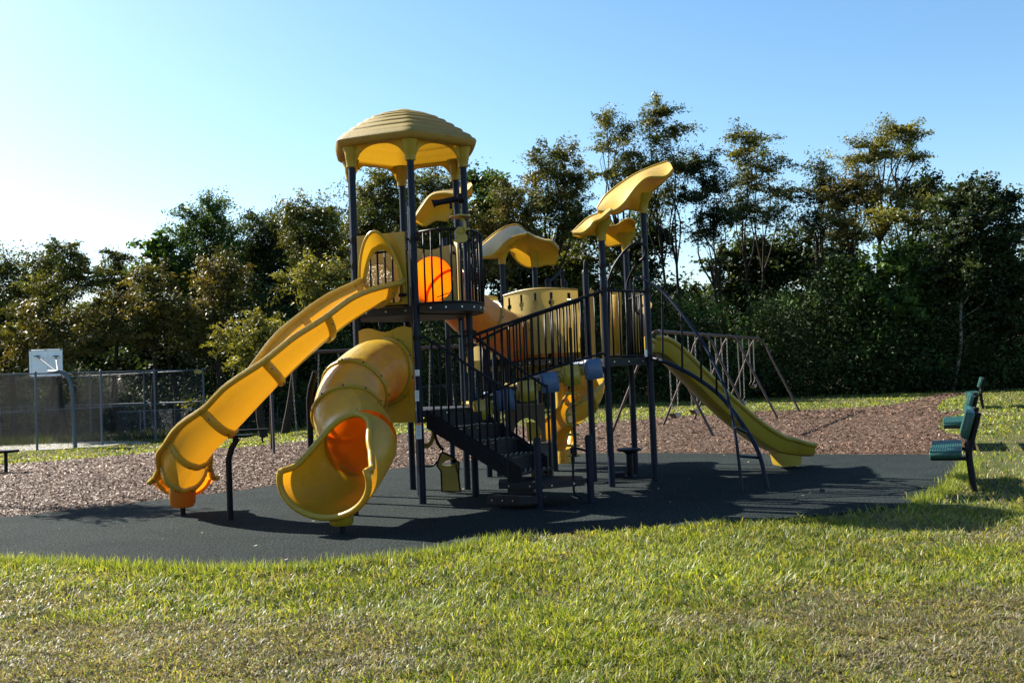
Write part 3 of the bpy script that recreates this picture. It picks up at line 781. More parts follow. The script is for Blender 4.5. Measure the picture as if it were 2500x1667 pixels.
# ---- stair
sd_ = V(.91, -.41, 0).normalized()
NA, NB = A + V(.09, -.03, 0), B + V(.05, 0, 0)
stair = MB()
def stringer(p, t1, z0, z1):
    a0, a1 = at(p, z0), at(p + sd_ * t1, z1); n_ = V(-sd_.y, sd_.x, 0) * .012
    return MB().prism([a0 - n_ + V(0, 0, .03), a0 - n_ + V(0, 0, -.20), a1 - n_ + V(0, 0, -.20) , a1 - n_ + V(0, 0, .03)], n_ * 2)
st = stringer(NA, 1.24, 1.14, .44).build('stair', BLACK, PS, smooth_=False, label='black metal stair with perforated treads')
stringer(NB, .95, 1.14, .50).build('stringer', BLACK, st, smooth_=False)
for i in range(4):
    z = 1.14 - .185 * (i + 1); t0 = .16 + .265 * i
    a, b = at(NA + sd_ * t0, z), at(NB + sd_ * (t0 * .85 - .02), z)
    MB().prism([a, a + sd_ * .27, b + sd_ * .25, b], (0, 0, -.03)).build('tread', DECK, st, smooth_=False)
    MB().prism([a + V(0, 0, -.03), a + V(0, 0, .15), b + V(0, 0, .15), b + V(0, 0, -.03)], -sd_ * .008).build('riser', DECK, st, smooth_=False)
    dots = MB()
    for m_ in range(4):
        for k in range(7):
            q = a.lerp(b, (k + .6) / 7.6) + sd_ * (.05 + .06 * m_) + V(0, 0, .002)
            dots.tube([q, q + V(0, 0, .006)], .009, 6)
    dots.build('grip_stud', BOLT, st)
plat = [V(.28 + .58 * math.cos(math.radians(a)), 11.72 + .42 * math.sin(math.radians(a)), 0) for a in (-150, -92, -30, 30, 90, 150)]
deck(plat, .30, .07)
stp = MB().prism([V(-.36, 11.38, .17), V(.0, 11.18, .17), V(.22, 11.2, .17), V(.26, 11.5, .17), V(-.15, 11.62, .17)], (0, 0, -.09)).build('lower_step', DECK, PS, smooth_=False)
bm = MB()
for k in range(3):
    q = V(-.36, 11.38, .125).lerp(V(0, 11.18, .125), (k + .5) / 3); bm.tube([q, q + V(-.006, -.01, 0)], .009, 6)
bm.build('bolt', BOLT, stp)
MB().prism([V(-.12, 11.5, 0), V(.16, 11.42, 0), V(.2, 11.8, 0), V(-.1, 11.85, 0)], (0, 0, .25)).build('step_support', DECK, PS, smooth_=False)
# stair rails
def stair_rail(p, t1, z0, z1, n, lab):
    a, b = at(p, z0 + .92), at(p + sd_ * t1, z1 + .92)
    dr = (b - a)
    return railing([a, a.lerp(b, .33) - V(0, 0, .0), a.lerp(b, .66), b], [at(p, z0), at(p + sd_ * t1 * .33, z0 + (z1 - z0) * .33), at(p + sd_ * t1 * .66, z0 + (z1 - z0) * .66), at(p + sd_ * t1, z1)], n, r=.017, label=lab)
stair_rail(NA, 1.02, 1.14, .50, 9, 'near black stair handrail with bars')
o = stair_rail(NB, .92, 1.14, .50, 9, 'far black stair handrail with bars')
e = at(NB + sd_ * .92, 1.42)
MB().tube(smooth([e, e + sd_ * .05 + V(0, 0, -.03), e + sd_ * .07 + V(0, 0, -.12), at(e + sd_ * .07, .3)], 4), .017, 8).build('rail_end', BLACK, o)
e = at(NA + sd_ * 1.02, 1.42)
MB().tube(smooth([e, e + sd_ * .04 + V(0, 0, -.03), e + sd_ * .05 + V(0, 0, -.1), at(e + sd_ * .05, .3)], 4), .017, 8).build('rail_end', BLACK, o)
MB().tube(smooth([at(B, 1.2) + V(-.28, -.35, 0), at(B, 1.95) + V(-.28, -.35, 0), at(B, 2.05) + V(-.22, -.28, 0), at(B, 2.07) + V(-.1, -.1, 0), at(B, 2.07)], 5), .017, 8).build('grab_bar', BLACK, PS)
# ---- bridge of pods
bv = (R1 - B); bL = bv.length
def bz(t): return DL + (DR - DL) * t + .05 * math.sin(math.pi * t)
bdir = bv.normalized(); bn = V(bdir.y, -bdir.x, 0)
if bn.y > 0: bn = -bn
rn = railing([at(B + bv * t, bz(t) + .90 - .045 * math.sin(math.pi * t)) for t in (0.02, .33, .66, .98)], [at(B + bv * t, bz(t) + .08) for t in (0.02, .33, .66, .98)], 17, r=.022, label='near rail of the rising pod bridge')
B3, R4 = B + V(.05, .85, 0), R1 + V(-.15, .85, 0)
bv2 = R4 - B3
railing([at(B3 + bv2 * t, bz(t) + .86) for t in (0, .33, .66, 1)], [at(B3 + bv2 * t, bz(t) + .06) for t in (0, .33, .66, 1)], 17, r=.018, label='far rail of the rising pod bridge')
pods = [(1182, 1003, YSOL), (1235, 977, BLUE), (1284, 957, YSOL), (1332, 935, BLUE), (1382, 915, YSOL), (1431, 893, BLUE)]
up_ = V(0, 0, 1)
for i, (u, v, m_) in enumerate(pods):
    t = (i + .40) / 6.1; z = bz(t)
    c = at(B + bv * t, z - .06) + bn * .05
    hd = (bdir + V(0, 0, .22)).normalized(); uu = hd.cross(bn).normalized(); uu = uu if uu.z > 0 else -uu
    o = MB().rbox(c - V(0, 0, .03), (.235, .12, .27), (V(bdir.x, bdir.y, .12).normalized(), bn, V(-bdir.x * .12, -bdir.y * .12, 1).normalized()), .028).build('bridge_pod', m_, PS, label=('yellow' if m_ is YSOL else 'blue') + ' moulded stepping pod of the bridge')
    MB().rbox(c - bn * .45 + V(0, 0, .05), (.21, .80, .05), (bdir, bn, up_), .02).build('pod_top', m_, o)
    if i < 5: MB().rbox(at(B + bv * ((i + 1.05) / 6.1), bz(t) - .03) - bn * .02, (.10, .10, .12), (hd, bn, uu), .015).build('pod_link', YSOL, o)
# ---- bars and panels round the right platform
railing([at(R1, 2.62), at(R2, 2.62)], [at(R1, DR + .02), at(R2, DR + .02)], 5, r=.017)
railing([at(R2, 2.60), at(R3, 2.60)], [at(R2, DR + .02), at(R3, DR + .02)], 6, r=.017)
def panel_px(name, pts, Y, th, mt, lab=None, Y2=None):
    n_ = len(pts); P_ = []
    us = [p[0] for p in pts]; a, b = min(us), max(us)
    for u, v in pts: P_.append(W(u, v, Y + ((Y2 or Y) - Y) * (u - a) / max(1, b - a)))
    return MB().prism(P_, V(0, th, 0)).build(name, mt, PS, label=lab, smooth_=False)
panel_px('cream_panel', [(1432, 706), (1450, 708), (1455, 885), (1432, 875)], 14.0, .02, CREAM)
panel_px('cream_panel', [(1464, 712), (1500, 708), (1517, 710), (1520, 875), (1470, 878)], 14.5, .02, CREAM, 'cream panel with sunlit face behind the bars')
MB().rbox(W(1506, 790, 14.1), (.095, .10, .83), (V(.9, -.43, 0), V(.43, .9, 0), V(.0, 0, 1)), .012).build('yellow_box_post', YEL, PS, label='bright yellow box column beside the navy post')
panel_px('slide_side_panel', [(1532, 716), (1560, 712), (1562, 860), (1534, 862)], 14.6, .02, YSOL)
panel_px('slide_hood', [(1575, 718), (1592, 742), (1578, 798), (1570, 860), (1560, 860), (1562, 716)], 14.3, .05, CREAM, 'pale angled hood edge at the top of the right slide', 14.1)
# curved cream barrier panels with diamond holes
def bow_panel(P0, P1, z0, z1, bulge, nh, mt, name='curved_panel', lab=None):
    d = (P1 - P0); L = d.length; d.normalize(); nn = V(d.y, -d.x, 0)
    if nn.y > 0: nn = -nn
    NU = 60; rowsA = []
    def pt(s, z): return at(P0, z) + d * (L * s) + nn * (bulge * math.sin(math.pi * s))
    zt = lambda s: z1 + .05 * math.sin(math.pi * s)
    # cells: holes removed as diamonds
    mb = MB(); zs_n = 16
    hs = [(k + .5) / nh for k in range(nh)] if nh else []
    vs = []; fs = []
    for j in range(zs_n + 1):
        for i in range(NU + 1):
            s = i / NU; z = z0 + (zt(s) - z0) * j / zs_n; vs.append(pt(s, z))
    for j in range(zs_n):
        for i in range(NU):
            s = (i + .5) / NU; w_ = (j + .5) / zs_n
            if any(abs(s - h) / .034 + abs(w_ - .80) / .15 < 1 for h in hs): continue
            a = j * (NU + 1) + i; fs.append((a, a + 1, a + NU + 2, a + NU + 1))
    o = mb.add(vs, fs).build(name, mt, PS, label=lab)
    MB().tube([pt(i / 30, zt(i / 30)) for i in range(31)], .012, 6).build('panel_edge', mt, o)
    return o
q0, q1 = W(1236, 900, 15.2), W(1418, 890, 14.6)
bow_panel(at(q0, 0), at(q1, 0), 1.85, 2.78, .16, 5, CREAM, lab='curved cream barrier panel with diamond cutouts')
q0, q1 = W(1150, 900, 15.8), W(1222, 900, 15.5)
bow_panel(at(q0, 0), at(q1, 0), 1.80, 2.78, .05, 0, CREAM, lab='narrow cream panel beside the spiral tube')
q0, q1 = W(1255, 900, 15.9), W(1420, 900, 15.6)
bow_panel(at(q0, 0), at(q1, 0), 1.5, 2.70, -.35, 0, YSOL, lab='yellow inner panel behind the curved barrier')
q0, q1 = W(1140, 900, 16.2), W(1230, 900, 16.2)
bow_panel(at(q0, 0), at(q1, 0), 1.62, 1.86, .02, 0, CREAM, lab='low cream kick panel under the spiral tube')
# leaf canopies
def leafc(sc, org, back, ridge, under, Yb, Yr, Yu, lab):
    f = lambda L, Y: resample(smooth([W(org[0] + a / sc, org[1] + b / sc, Y) for a, b in L], 6), 30)
    bk, rd, un = f(back, Yb), f(ridge, Yr), f(under, Yu)
    rows = []
    for i in range(7):
        t = i / 6; rows.append([a.lerp(b, t) + V(0, 0, .03 * math.sin(math.pi * t)) for a, b in zip(bk, rd)])
    for i in range(1, 7):
        t = i / 6; rows.append([a.lerp(b, t) + V(0, .10 * math.sin(math.pi * t), 0) for a, b in zip(rd, un)])
    o = MB().grid(rows).build('leaf_canopy', YEL, PS, label=lab)
    MB().tube(bk, .022, 8).build('canopy_rim', YEL, o); MB().tube(rd, .020, 8).build('canopy_rim', YEL, o)
    MB().tube(un, .012, 8).build('canopy_rim', YEL, o)
    return o
c4 = (1100, 360)
def collar(p, z, par):
    MB().tube([at(p, z - .10), at(p, z - .02), at(p, z + .06), at(p, z + .16)], [.060, .064, .085, .16], 14).build('canopy_socket', YEL, par)
o = leafc(2.613, c4, [(935, 392), (1000, 300), (1150, 190), (1280, 128), (1385, 92)], [(938, 408), (1030, 410), (1100, 365), (1185, 255), (1260, 195), (1370, 188), (1420, 140)],
      [(950, 418), (1060, 425), (1120, 395), (1190, 405), (1240, 398), (1275, 295), (1340, 240), (1415, 165)], 14.0, 13.1, 13.5, 'largest yellow leaf canopy tilted high over the right platform')
collar(R2, 3.80, o)
o = leafc(2.613, c4, [(778, 545), (830, 495), (875, 455), (940, 425), (1015, 392)], [(780, 552), (840, 548), (885, 515), (915, 478), (960, 458), (1022, 405)],
      [(790, 565), (840, 577), (880, 560), (950, 556), (970, 505), (1022, 440)], 13.35, 12.8, 13.04, 'small yellow leaf canopy lowest left of the right platform')
collar(R1, 3.38, o)
o = leafc(2.613, c4, [(965, 545), (1020, 520), (1080, 510), (1130, 480), (1175, 480)], [(962, 535), (1010, 506), (1060, 500), (1110, 466), (1150, 460), (1182, 480)],
      [(962, 590), (1000, 632), (1070, 622), (1110, 622), (1150, 608), (1182, 540)], 15.1, 14.3, 14.6, 'cupped yellow leaf canopy showing its underside behind')
collar(R3, 3.42, o)
o = leafc(2.613, c4, [(148, 690), (190, 630), (270, 560), (350, 510), (430, 497), (485, 545)], [(150, 700), (205, 698), (260, 688), (300, 660), (345, 610), (405, 572), (485, 553)],
      [(160, 715), (220, 708), (285, 706), (350, 702), (375, 650), (430, 590), (485, 562)], 16.5, 15.6, 16.0, 'pale topped yellow leaf canopy left of its pair')
collar(F1, 3.46, o)
o = leafc(2.613, c4, [(385, 600), (440, 560), (485, 545), (540, 570), (600, 590), (650, 600), (688, 640)], [(380, 640), (430, 592), (485, 550), (540, 578), (600, 597), (650, 605), (690, 655)],
      [(378, 658), (420, 720), (480, 760), (545, 764), (610, 748), (665, 748), (690, 690)], 17.0, 16.1, 16.5, 'broad yellow leaf canopy right of its pair with hollow underside')
collar(F2, 3.44, o)
o = leafc(2.8, (750, 220), [(728, 880), (790, 780), (850, 715), (920, 695), (1010, 680), (1110, 635)], [(730, 890), (790, 800), (850, 725), (940, 708), (1040, 722), (1090, 700), (1130, 655)],
      [(735, 900), (800, 930), (880, 890), (960, 890), (1000, 800), (1060, 770), (1128, 720)], 17.0, 16.2, 16.5, 'yellow leaf canopy seen between the tower posts')
# ---- right slide
pr0 = at(R2.lerp(R3, .5), DR + .02) + V(.06, 0, 0)
sp4 = smooth([V(1.92, 14.05, 1.76), V(2.12, 14.10, 1.70), V(2.50, 14.20, 1.32), V(2.92, 14.32, .90), V(3.35, 14.44, .52), V(3.72, 14.54, .28), V(4.02, 14.60, .20), V(4.30, 14.66, .17)], 6)
s4, rw4, fr4 = channel(sp4, .27, lambda u: .24 - .06 * sstep(.8, 1, u), 'open_slide', YSOL, label='straight yellow slide running down to the right', rimr=.034, flatb=.75)
fx, fy = V(1, .2, 0).normalized(), V(-.2, 1, 0).normalized(); fc_ = V(3.98, 14.58, 0)
MB().grid([[fc_ + fx * (sx * w_) + fy * (sy * .15) + V(0, 0, z_) for sx, sy in ((-1, -1), (-.6, -1.15), (.6, -1.15), (1, -1), (1, 1), (-1, 1))] for w_, z_ in ((.19, .27), (.165, .12), (.14, .06), (.02, .055))], closeu=True).build('foot', YSOL, s4)
MB().tube([V(4.08, 14.58, 0), V(4.08, 14.58, .2)], .04, 10).build('support_post', BLACK, s4)
MB().rbox(V(1.93, 14.05, 1.86), (.06, .66, .34), (V(1, 0, 0), V(0, 1, 0), V(0, 0, 1)), .02).build('slide_head', YSOL, s4)
# ---- arched climber at the right
arc = smooth([at(R2, 1.71), W(1620, 882, 13.3), W(1667, 903, 13.15), W(1712, 930, 13.0), W(1756, 964, 12.85), W(1788, 1002, 12.7), W(1826, 1056, 12.55), W(1855, 1113, 12.4), W(1874, 1192, 12.3)], 6)
cl = MB().tube(arc, .028, 10).build('arch_climber', NAVY, PS, label='arched navy ladder climber with handrail')
hr_ = smooth([at(R2, 2.82), W(1567, 678, 13.5), W(1617, 712, 13.3), W(1670, 773, 13.0), W(1715, 836, 12.8), W(1746, 894, 12.6), W(1775, 964, 12.4), W(1797, 1072, 12.2), W(1812, 1202, 12.06)], 6)
MB().tube(hr_, .020, 10).build('handrail', NAVY, cl)
for a, b in (((1617, 714), (1618, 880)), ((1664, 768), (1666, 900)), ((1711, 832), (1712, 928)), ((1748, 898), (1750, 960))):
    MB().tube([W(a[0], a[1], 13.3 - (a[0] - 1617) * .0052), W(b[0], b[1], 13.3 - (a[0] - 1617) * .0035)], .015, 8).build('spindle', BLACK, cl)
for a, b in (((1795, 1043), (1823, 1056)), ((1806, 1113), (1854, 1117))):
    MB().tube([W(a[0], a[1], 12.2), W(b[0], b[1], 12.45)], .018, 8).build('rung', NAVY, cl)
# far leg pair of the climber and its hoops
MB().tube(smooth([W(1486, 870, 13.2), W(1486, 700, 13.2), W(1487, 680, 13.2), W(1500, 648, 13.2), W(1525, 613, 13.2), W(1545, 597, 13.2), W(1560, 593, 13.25), W(1574, 601, 13.3), W(1577, 615, 13.35), W(1571, 630, 13.4), W(1563, 636, 13.45)], 4), .019, 8).build('hoop_rail', BLACK, PS)
MB().tube(smooth([W(1533, 870, 13.9), W(1531, 720, 13.9), W(1532, 690, 13.9), W(1540, 668, 13.8), W(1553, 645, 13.6)], 4), .019, 8).build('hoop_rail', BLACK, PS)
MB().tube(smooth([W(1562, 768, 13.2), W(1553, 760, 13.2), W(1549, 740, 13.2), W(1548, 690, 13.2), W(1551, 679, 13.2), W(1561, 677, 13.3)], 4), .014, 8).build('grab_bar', BLACK, PS)
# ladder at the bridge end
for dx in (0, .16):
    MB().tube(smooth([V(1.0 + dx, 13.0, 1.75), V(1.0 + dx, 13.0, 2.9), V(1.03 + dx, 13.05, 3.0), V(1.06 + dx, 13.15, 2.95)], 4), .017, 8).build('grab_bar', BLACK, PS) if dx == 0 else None
MB().tube([W(1331, 698, 15.8), W(1374, 660, 16.4)], .018, 8).tube([W(1372, 655, 16.4), W(1374, 700, 16.4)], .03, 8).build('grab_bar', BLACK, PS)
# ---- spiral slide at the back, far right
cp = V(.80, 16.75, 0)
pth = smooth([V(.55, 16.45, 1.62), V(.85, 16.85, 1.45), V(1.15, 16.85, 1.25), V(1.28, 16.55, 1.03), V(1.12, 16.22, .80), V(.86, 16.05, .58), V(.72, 15.85, .40), V(.70, 15.6, .32)], 6)
s5, _, _ = channel(pth, .27, .34, 'spiral_slide', YELC, label='short yellow spiral slide behind the bridge', bank=lambda u: -.15, ribs=3)
MB().tube([at(cp, 0), at(cp, .3), at(cp, 1.7)], [.13, .11, .10], 16).build('centre_column', YEL, s5)
# ---- pod pole climber
pp = V(.86, 12.6, 0)
pc = MB().tube([W(1405, 1115, 12.6), W(1392, 800, 12.6)], .022, 10).build('peg_pole', BLACK, PS, label='vertical pole with small yellow foot pegs')
for k, v in enumerate((961, 986, 1011, 1037, 1061, 1088, 1112)):
    c = W(1393 + (v - 950) * .05, v, 12.6); s_ = 1 if k % 2 else -1
    MB().tube([c + V(-.085, .0, 0), c + V(-.05, 0, .004), c + V(.05, 0, .004), c + V(.085, 0, 0)], [.010, .017, .017, .010], 8).build('foot_peg', YSOL, pc)
MB().tube(smooth([at(N2, .62), W(1404, 1094, 11.55), W(1399, 1105, 11.55), W(1400, 1180, 11.55), W(1404, 1205, 11.55), W(1420, 1216, 11.55)], 4), .014, 8).build('grab_bar', BLACK, PS)
# ---- stool under the platform
so = MB().tube([V(1.62, 14.2, 0), V(1.62, 14.2, .03), V(1.62, 14.2, .05), V(1.62, 14.2, .35), V(1.62, 14.2, .385)], [.10, .10, .045, .045, .09], 16).build('stool', BLACK, PS, label='round black stool seat on pedestal under the platform')
MB().tube([V(1.62, 14.2, .385), V(1.62, 14.2, .40), V(1.62, 14.2, .425), V(1.62, 14.2, .43)], [.14, .18, .18, .16], 24).build('stool_seat', BLACK, so)
MB().box(V(1.45, 14.15, .05), (.16, .2, .1)).build('stool_base', BLACK, so)
# ---- play panels under the deck
cf = (960, 660)
fp = lambda L, Y: [W(cf[0] + a / 2.45, cf[1] + b / 2.45, Y) for a, b in L]
outl = [(290, 1085), (345, 1110), (392, 1150), (390, 1230), (402, 1322), (345, 1322), (292, 1320), (288, 1200), (262, 1165), (275, 1125), (282, 1105), (286, 1095)]
inl = [(300, 1150), (325, 1135), (350, 1130), (376, 1132), (376, 1140), (365, 1152), (345, 1165), (320, 1168), (300, 1166), (291, 1163), (291, 1158), (294, 1153)]
o = MB().ring_frame(fp(outl, 13.05), fp(inl, 13.05), V(0, .03, 0)).build('play_panel', YSOL, PS, label='yellow play panel with oval hole near the ground')
MB().tube(fp(outl, 13.06), .016, 6, closed=True).build('panel_frame', BLACK, o)
MB().tube(smooth(fp([(180, 905), (205, 890), (235, 930), (240, 985), (215, 1040), (180, 1050)], 13.0), 5), .03, 8).build('play_ring', YSOL, PS)
MB().tube(smooth(fp([(150, 840), (190, 845), (215, 890), (240, 950), (265, 1030), (300, 1075)], 12.95), 5), .02, 8).build('play_frame', BLACK, PS)
MB().tube(smooth(fp([(180, 1170), (235, 1168), (262, 1140)], 13.0), 5), .014, 8).build('play_frame', BLACK, PS)
DKP = mat('dark_brown_panel', (0.06, 0.045, 0.03), 0.5)
a0, a1 = W(1240, 1000, 14.2), W(1330, 1000, 14.2)
LL = (a1 - a0).length
loop_panel('arch_panel', at(a0, 0), at(a1, 0), rectloop(0, LL, .42, 1.12, 40), [(LL / 2 + .20 * math.cos(a), .66 + (.26 if math.sin(a) > 0 else .20) * math.sin(a)) for a in [2 * math.pi * k / 40 - math.pi * .75 for k in range(40)]], DKP, .03, label='dark panel with crawl-through arch under the bridge')
MB().rbox(W(1320, 1120, 14.3), (.34, .5, .5), (V(1, 0, 0), V(0, 1, 0), V(0, 0, 1)), .02).build('play_box', DKP, PS)
panel_px('play_panel', [(1284, 1030), (1318, 1030), (1318, 1092), (1290, 1090)], 15.6, .03, YSOL, 'yellow panel seen through the dark arch')
# ---- spyglass and duck on the balcony rail
sg = MB().tube([V(-.90, 11.93, 3.67), V(-.87, 11.93, 3.68), V(-.82, 11.93, 3.685), V(-.60, 11.93, 3.72), V(-.58, 11.93, 3.72), V(-.52, 11.93, 3.73)], [.055, .04, .034, .038, .062, .062], 14).build('spyglass', BLACK, PS, label='black toy telescope above the balcony rail')
MB().tube([V(-.68, 11.93, 3.6), V(-.68, 11.93, 3.70)], .02, 8).build('spyglass_mount', BLACK, sg)
co = (820, 520)
fq = lambda L, Y: [W(co[0] + a / 4.125, co[1] + b / 4.125, Y) for a, b in L]
dk = [(1170, 270), (1200, 275), (1215, 250), (1210, 230), (1198, 200), (1205, 165), (1235, 138), (1275, 138), (1305, 145), (1335, 150), (1357, 155), (1350, 168), (1320, 172), (1303, 190), (1305, 205), (1325, 230), (1328, 262), (1312, 287), (1280, 298), (1235, 298), (1195, 292)]
dko = MB().prism(fq(dk, 11.78), V(0, .02, 0)).build('duck_panel', YSOL, PS, label='flat yellow duck figure hung on the balcony', smooth_=False)
MB().tube([fq([(1262, 178)], 11.77)[0], fq([(1262, 178)], 11.72)[0]], .03, 14).build('duck_knob', YSOL, dko)
MB().tube(smooth(fq([(1300, 180), (1300, 120), (1292, 80), (1270, 55), (1250, 45)], 11.78), 4), .016, 8).build('duck_arm', YSOL, dko)
q = fq([(1250, 38)], 11.78)[0]
MB().tube([q + V(0, 0, -.006), q + V(0, 0, .008)], .13, 20).tube([q + V(0, 0, .008), q + V(0, 0, .03)], [.05, .04], 12).build('duck_disc', YSOL, dko)
# pale sunlit pipe near B2
MB().tube(smooth([V(-.70, 13.15, 3.35), V(-.66, 13.0, 3.2), V(-.66, 12.98, 2.5)], 4), .03, 10).build('fire_pole_arm', CREAM, PS)
MB().tube([W(1125, 782, 12.45), W(1136, 985, 12.45)], .011, 10).build('thin_pole', STEEL, PS)
# warning labels on the front post
for (u, v, w_, h_, hd) in ((1019, 910, .052, .075, 0), (1018, 966, .05, .13, 0), (1022, 1052, .07, .19, 1)):
    c = W(u, v, 12.02 - .022)
    lb = MB().box(c, (w_, .004, h_)).build('warning_label', LABELW, PS, smooth_=False)
    ln = MB(); nl = int(h_ / .018)
    for k in range(nl): ln.box(c + V(random.uniform(-.003, .003), -.0035, h_ / 2 - .014 - k * .0165), (w_ * random.uniform(.6, .8), .002, .005))
    ln.build('printed_line', LABELG, lb, smooth_=False)
    if hd: MB().box(c + V(0, -.005, h_ / 2 - .012), (w_ * .96, .002, .022)).build('label_heading', LABELO, lb, smooth_=False)
c = W(1577, 862, 13.43); MB().box(c, (.035, .004, .10)).build('warning_label', LABELW, PS, smooth_=False)
# ================================================================ SWING SETS
def swing_frame(pts, h, spread, label, ang):
    """pts: centre points of the A-frames; each frame is one bent pipe pair"""
    root = thing('swing_set', label, 'swing set', (pts[0].x, pts[0].y, terrain(pts[0].x, pts[0].y)))
    tops = []
    d = (pts[-1] - pts[0]); d.z = 0; d.normalize(); nn = V(d.y, -d.x, 0)
    MB().tube([at(pts[0], h + terrain(pts[0].x, pts[0].y)), at(pts[-1], h + terrain(pts[-1].x, pts[-1].y))], .038, 10).build('top_bar', BROWN, root)
    for i, p in enumerate(pts):
        z0 = terrain(p.x, p.y)
        for s in (-1, 1):
            sh = d * (.5 if s > 0 else -.5) * .0
            a = p + nn * (s * spread / 2)
            leg = smooth([at(a, z0), at(p + nn * (s * spread * .17), z0 + h * .72), at(p + nn * (s * spread * .10), z0 + h * .90), at(p + nn * (s * .05) + d * (.10 if i == 0 else -.10), z0 + h - .01), at(p + d * (.32 if i == 0 else -.32), z0 + h)], 5)
            MB().tube(leg, .033, 10).build('leg', BROWN, root)
    return root, d, nn
def link_mesh():
    me = bpy.data.meshes.new('chain')
    mb = MB(); z = 0
    for k in range(33):
        t = k / 33 * 1.0; q = .022
        s = V(.013, 0, 0) if k % 2 else V(0, .013, 0)
        c = V(0, 0, -(k + .5) / 33)
        mb.tube([c + s + V(0, 0, .016), c + s - V(0, 0, .016), c - s - V(0, 0, .016), c - s + V(0, 0, .016)], .0048, 4, closed=True)
    me.from_pydata([tuple(p) for p in mb.v], [], mb.f); me.materials.append(CHAINM); return me
CH = link_mesh()
def swing(top, d, nn, drop, label, tilt=0.0, group='swings hanging from the right swing set'):
    root = thing('swing', label, 'swing', top, group)
    w = .26; z = -drop + .14
    off = nn * (drop * math.sin(tilt)); 
    sa, sb = top - d * w * .95 + V(0, 0, z) + off, top + d * w * .95 + V(0, 0, z) + off
    for s, e in ((-1, sa), (1, sb)):
        a = top + d * (w * 1.25 * s) + V(0, 0, -.03)
        v = a - e; q = v.to_track_quat('Z', 'Y').to_euler()
        inst(CH, 'chain', root, a, q, (1, 1, v.length))
        MB().tube([e, e + nn * .07 + V(0, 0, -.12), e - nn * .07 + V(0, 0, -.12)], .006, 5, closed=True).build('hanger', CHAINM, root)
        MB().tube([at(a, a.z + .05), a], .02, 6).build('bracket', BROWN, root)
    m = (sa + sb) / 2
    row = []
    for s_ in (-1, 1):
        r_ = []
        for k in range(11):
            t = k / 10; p = sa.lerp(sb, t) + V(0, 0, -.12 - .11 * math.sin(math.pi * t)); r_.append(p + nn * (.075 * s_))
        row.append(r_)
    lo = [[p + V(0, 0, -.012) for p in r_] for r_ in row]
    MB().grid([row[0], row[1], lo[1], lo[0], row[0]]).build('seat', SEATB, root)
    return root
fp_ = [V(3.3, 22.5, 0), V(5.1, 26.2, 0), V(6.4, 28.7, 0), V(8.0, 32.0, 0)]
set1, d_, nn_ = swing_frame(fp_, 2.42, 2.45, 'brown pipe swing set with four arched frames behind the right slide', 0)
nm = ['nearest swing of the right swing set hanging left of the long slide', 'second swing of the right swing set with its seat partly behind the slide', 'swing in the middle bay of the right swing set with seat hidden by the slide',
      'swing in the middle bay just below the third frame of the right set', 'swing in the far bay hanging lower before the sunny lawn', 'farthest swing with its pale seat raised before the dark trees']
k = 0
for i in range(3):
    for t, dr in ((.30, 1.92), (.72, 1.92)):
        p = fp_[i].lerp(fp_[i + 1], t)
        swing(V(p.x, p.y, 2.38), d_, nn_, 1.45 if k == 5 else dr, nm[k]); k += 1
fl = [V(-5.65, 22.9, 0), V(-3.1, 23.6, 0), V(-.5, 24.3, 0)]
set2, d2_, nn2_ = swing_frame(fl, 2.3, 2.0, 'brown pipe swing set seen under the long open slide', 0)
for k, (t, i) in enumerate(((.3, 0), (.72, 0), (.3, 1), (.72, 1))):
    p = fl[i].lerp(fl[i + 1], t)
    swing(V(p.x, p.y, 2.24), d2_, nn2_, 1.85, ['swing nearest the left end of the left swing set behind the slides', 'swing behind the tube slide on the left swing set', 'swing seen through the tower posts on the left swing set', 'swing behind the stair rails on the left swing set'][k], group='swings hanging from the left swing set')

# ================================================================ BENCHES
def bench(loc, rz, label, seats=(1.7,), zoff=0.0, group='green park benches'):
    """local: seat faces -X; length along +Y"""
    L = seats[0]
    root = thing('park_bench', label, 'bench', (0, 0, 0), group)
    for y in (0.12, L - .28):
        MB().tube(smooth([V(.03, y, 0), V(.0, y, .30), V(-.005, y, .48), V(.04, y, .64), V(.11, y, .90)], 4), .036, 12).build('leg', BLACK, root)
        MB().box((-.20, y, .385), (.42, .05, .04)).build('seat_arm', BLACK, root)
    def slats(c, w, ax, n, name, par=None):
        X_, Y_, Z_ = ax
        base = MB().rbox(c, (w, L, .075), ax, .012).build(name, GREEN, root)
        for k in range(n):
            q = c + X_ * (w * ((k + .5) / n - .5)) + Z_ * .040
            MB().box(q, (w / n * .62, L * .995, .012), ax=ax).build('slat', GREEN, base, smooth_=False)
    slats(V(-.25, L / 2, .435), .34, (V(1, 0, .04).normalized(), V(0, 1, 0), V(-.04, 0, 1).normalized()), 13, 'seat')
    t = V(.30, 0, 1).normalized()
    slats(V(.0, L / 2, .76), .30, (t, V(0, 1, 0), V(-1, 0, .30).normalized()), 11, 'backrest')
    root.location = loc; root.rotation_euler = (0, 0, rz)
    return root
def hide_z(p, z=None): return V(p.x, p.y, terrain(p.x, p.y) if z is None else z)
b1 = bench(hide_z(G(2373, 1206)), math.radians(-24.4), 'nearest green slatted bench on the grass edge at the right', (1.7,))
q_ = W(2370, 1030, 16.2); b2 = copy_tree(b1, 'middle green bench just behind the nearest one', hide_z(q_), math.radians(-24.0))
b3 = copy_tree(b1, 'farthest green bench on the sunny lawn at the right', hide_z(G(2398, 998)), math.radians(-24.5))

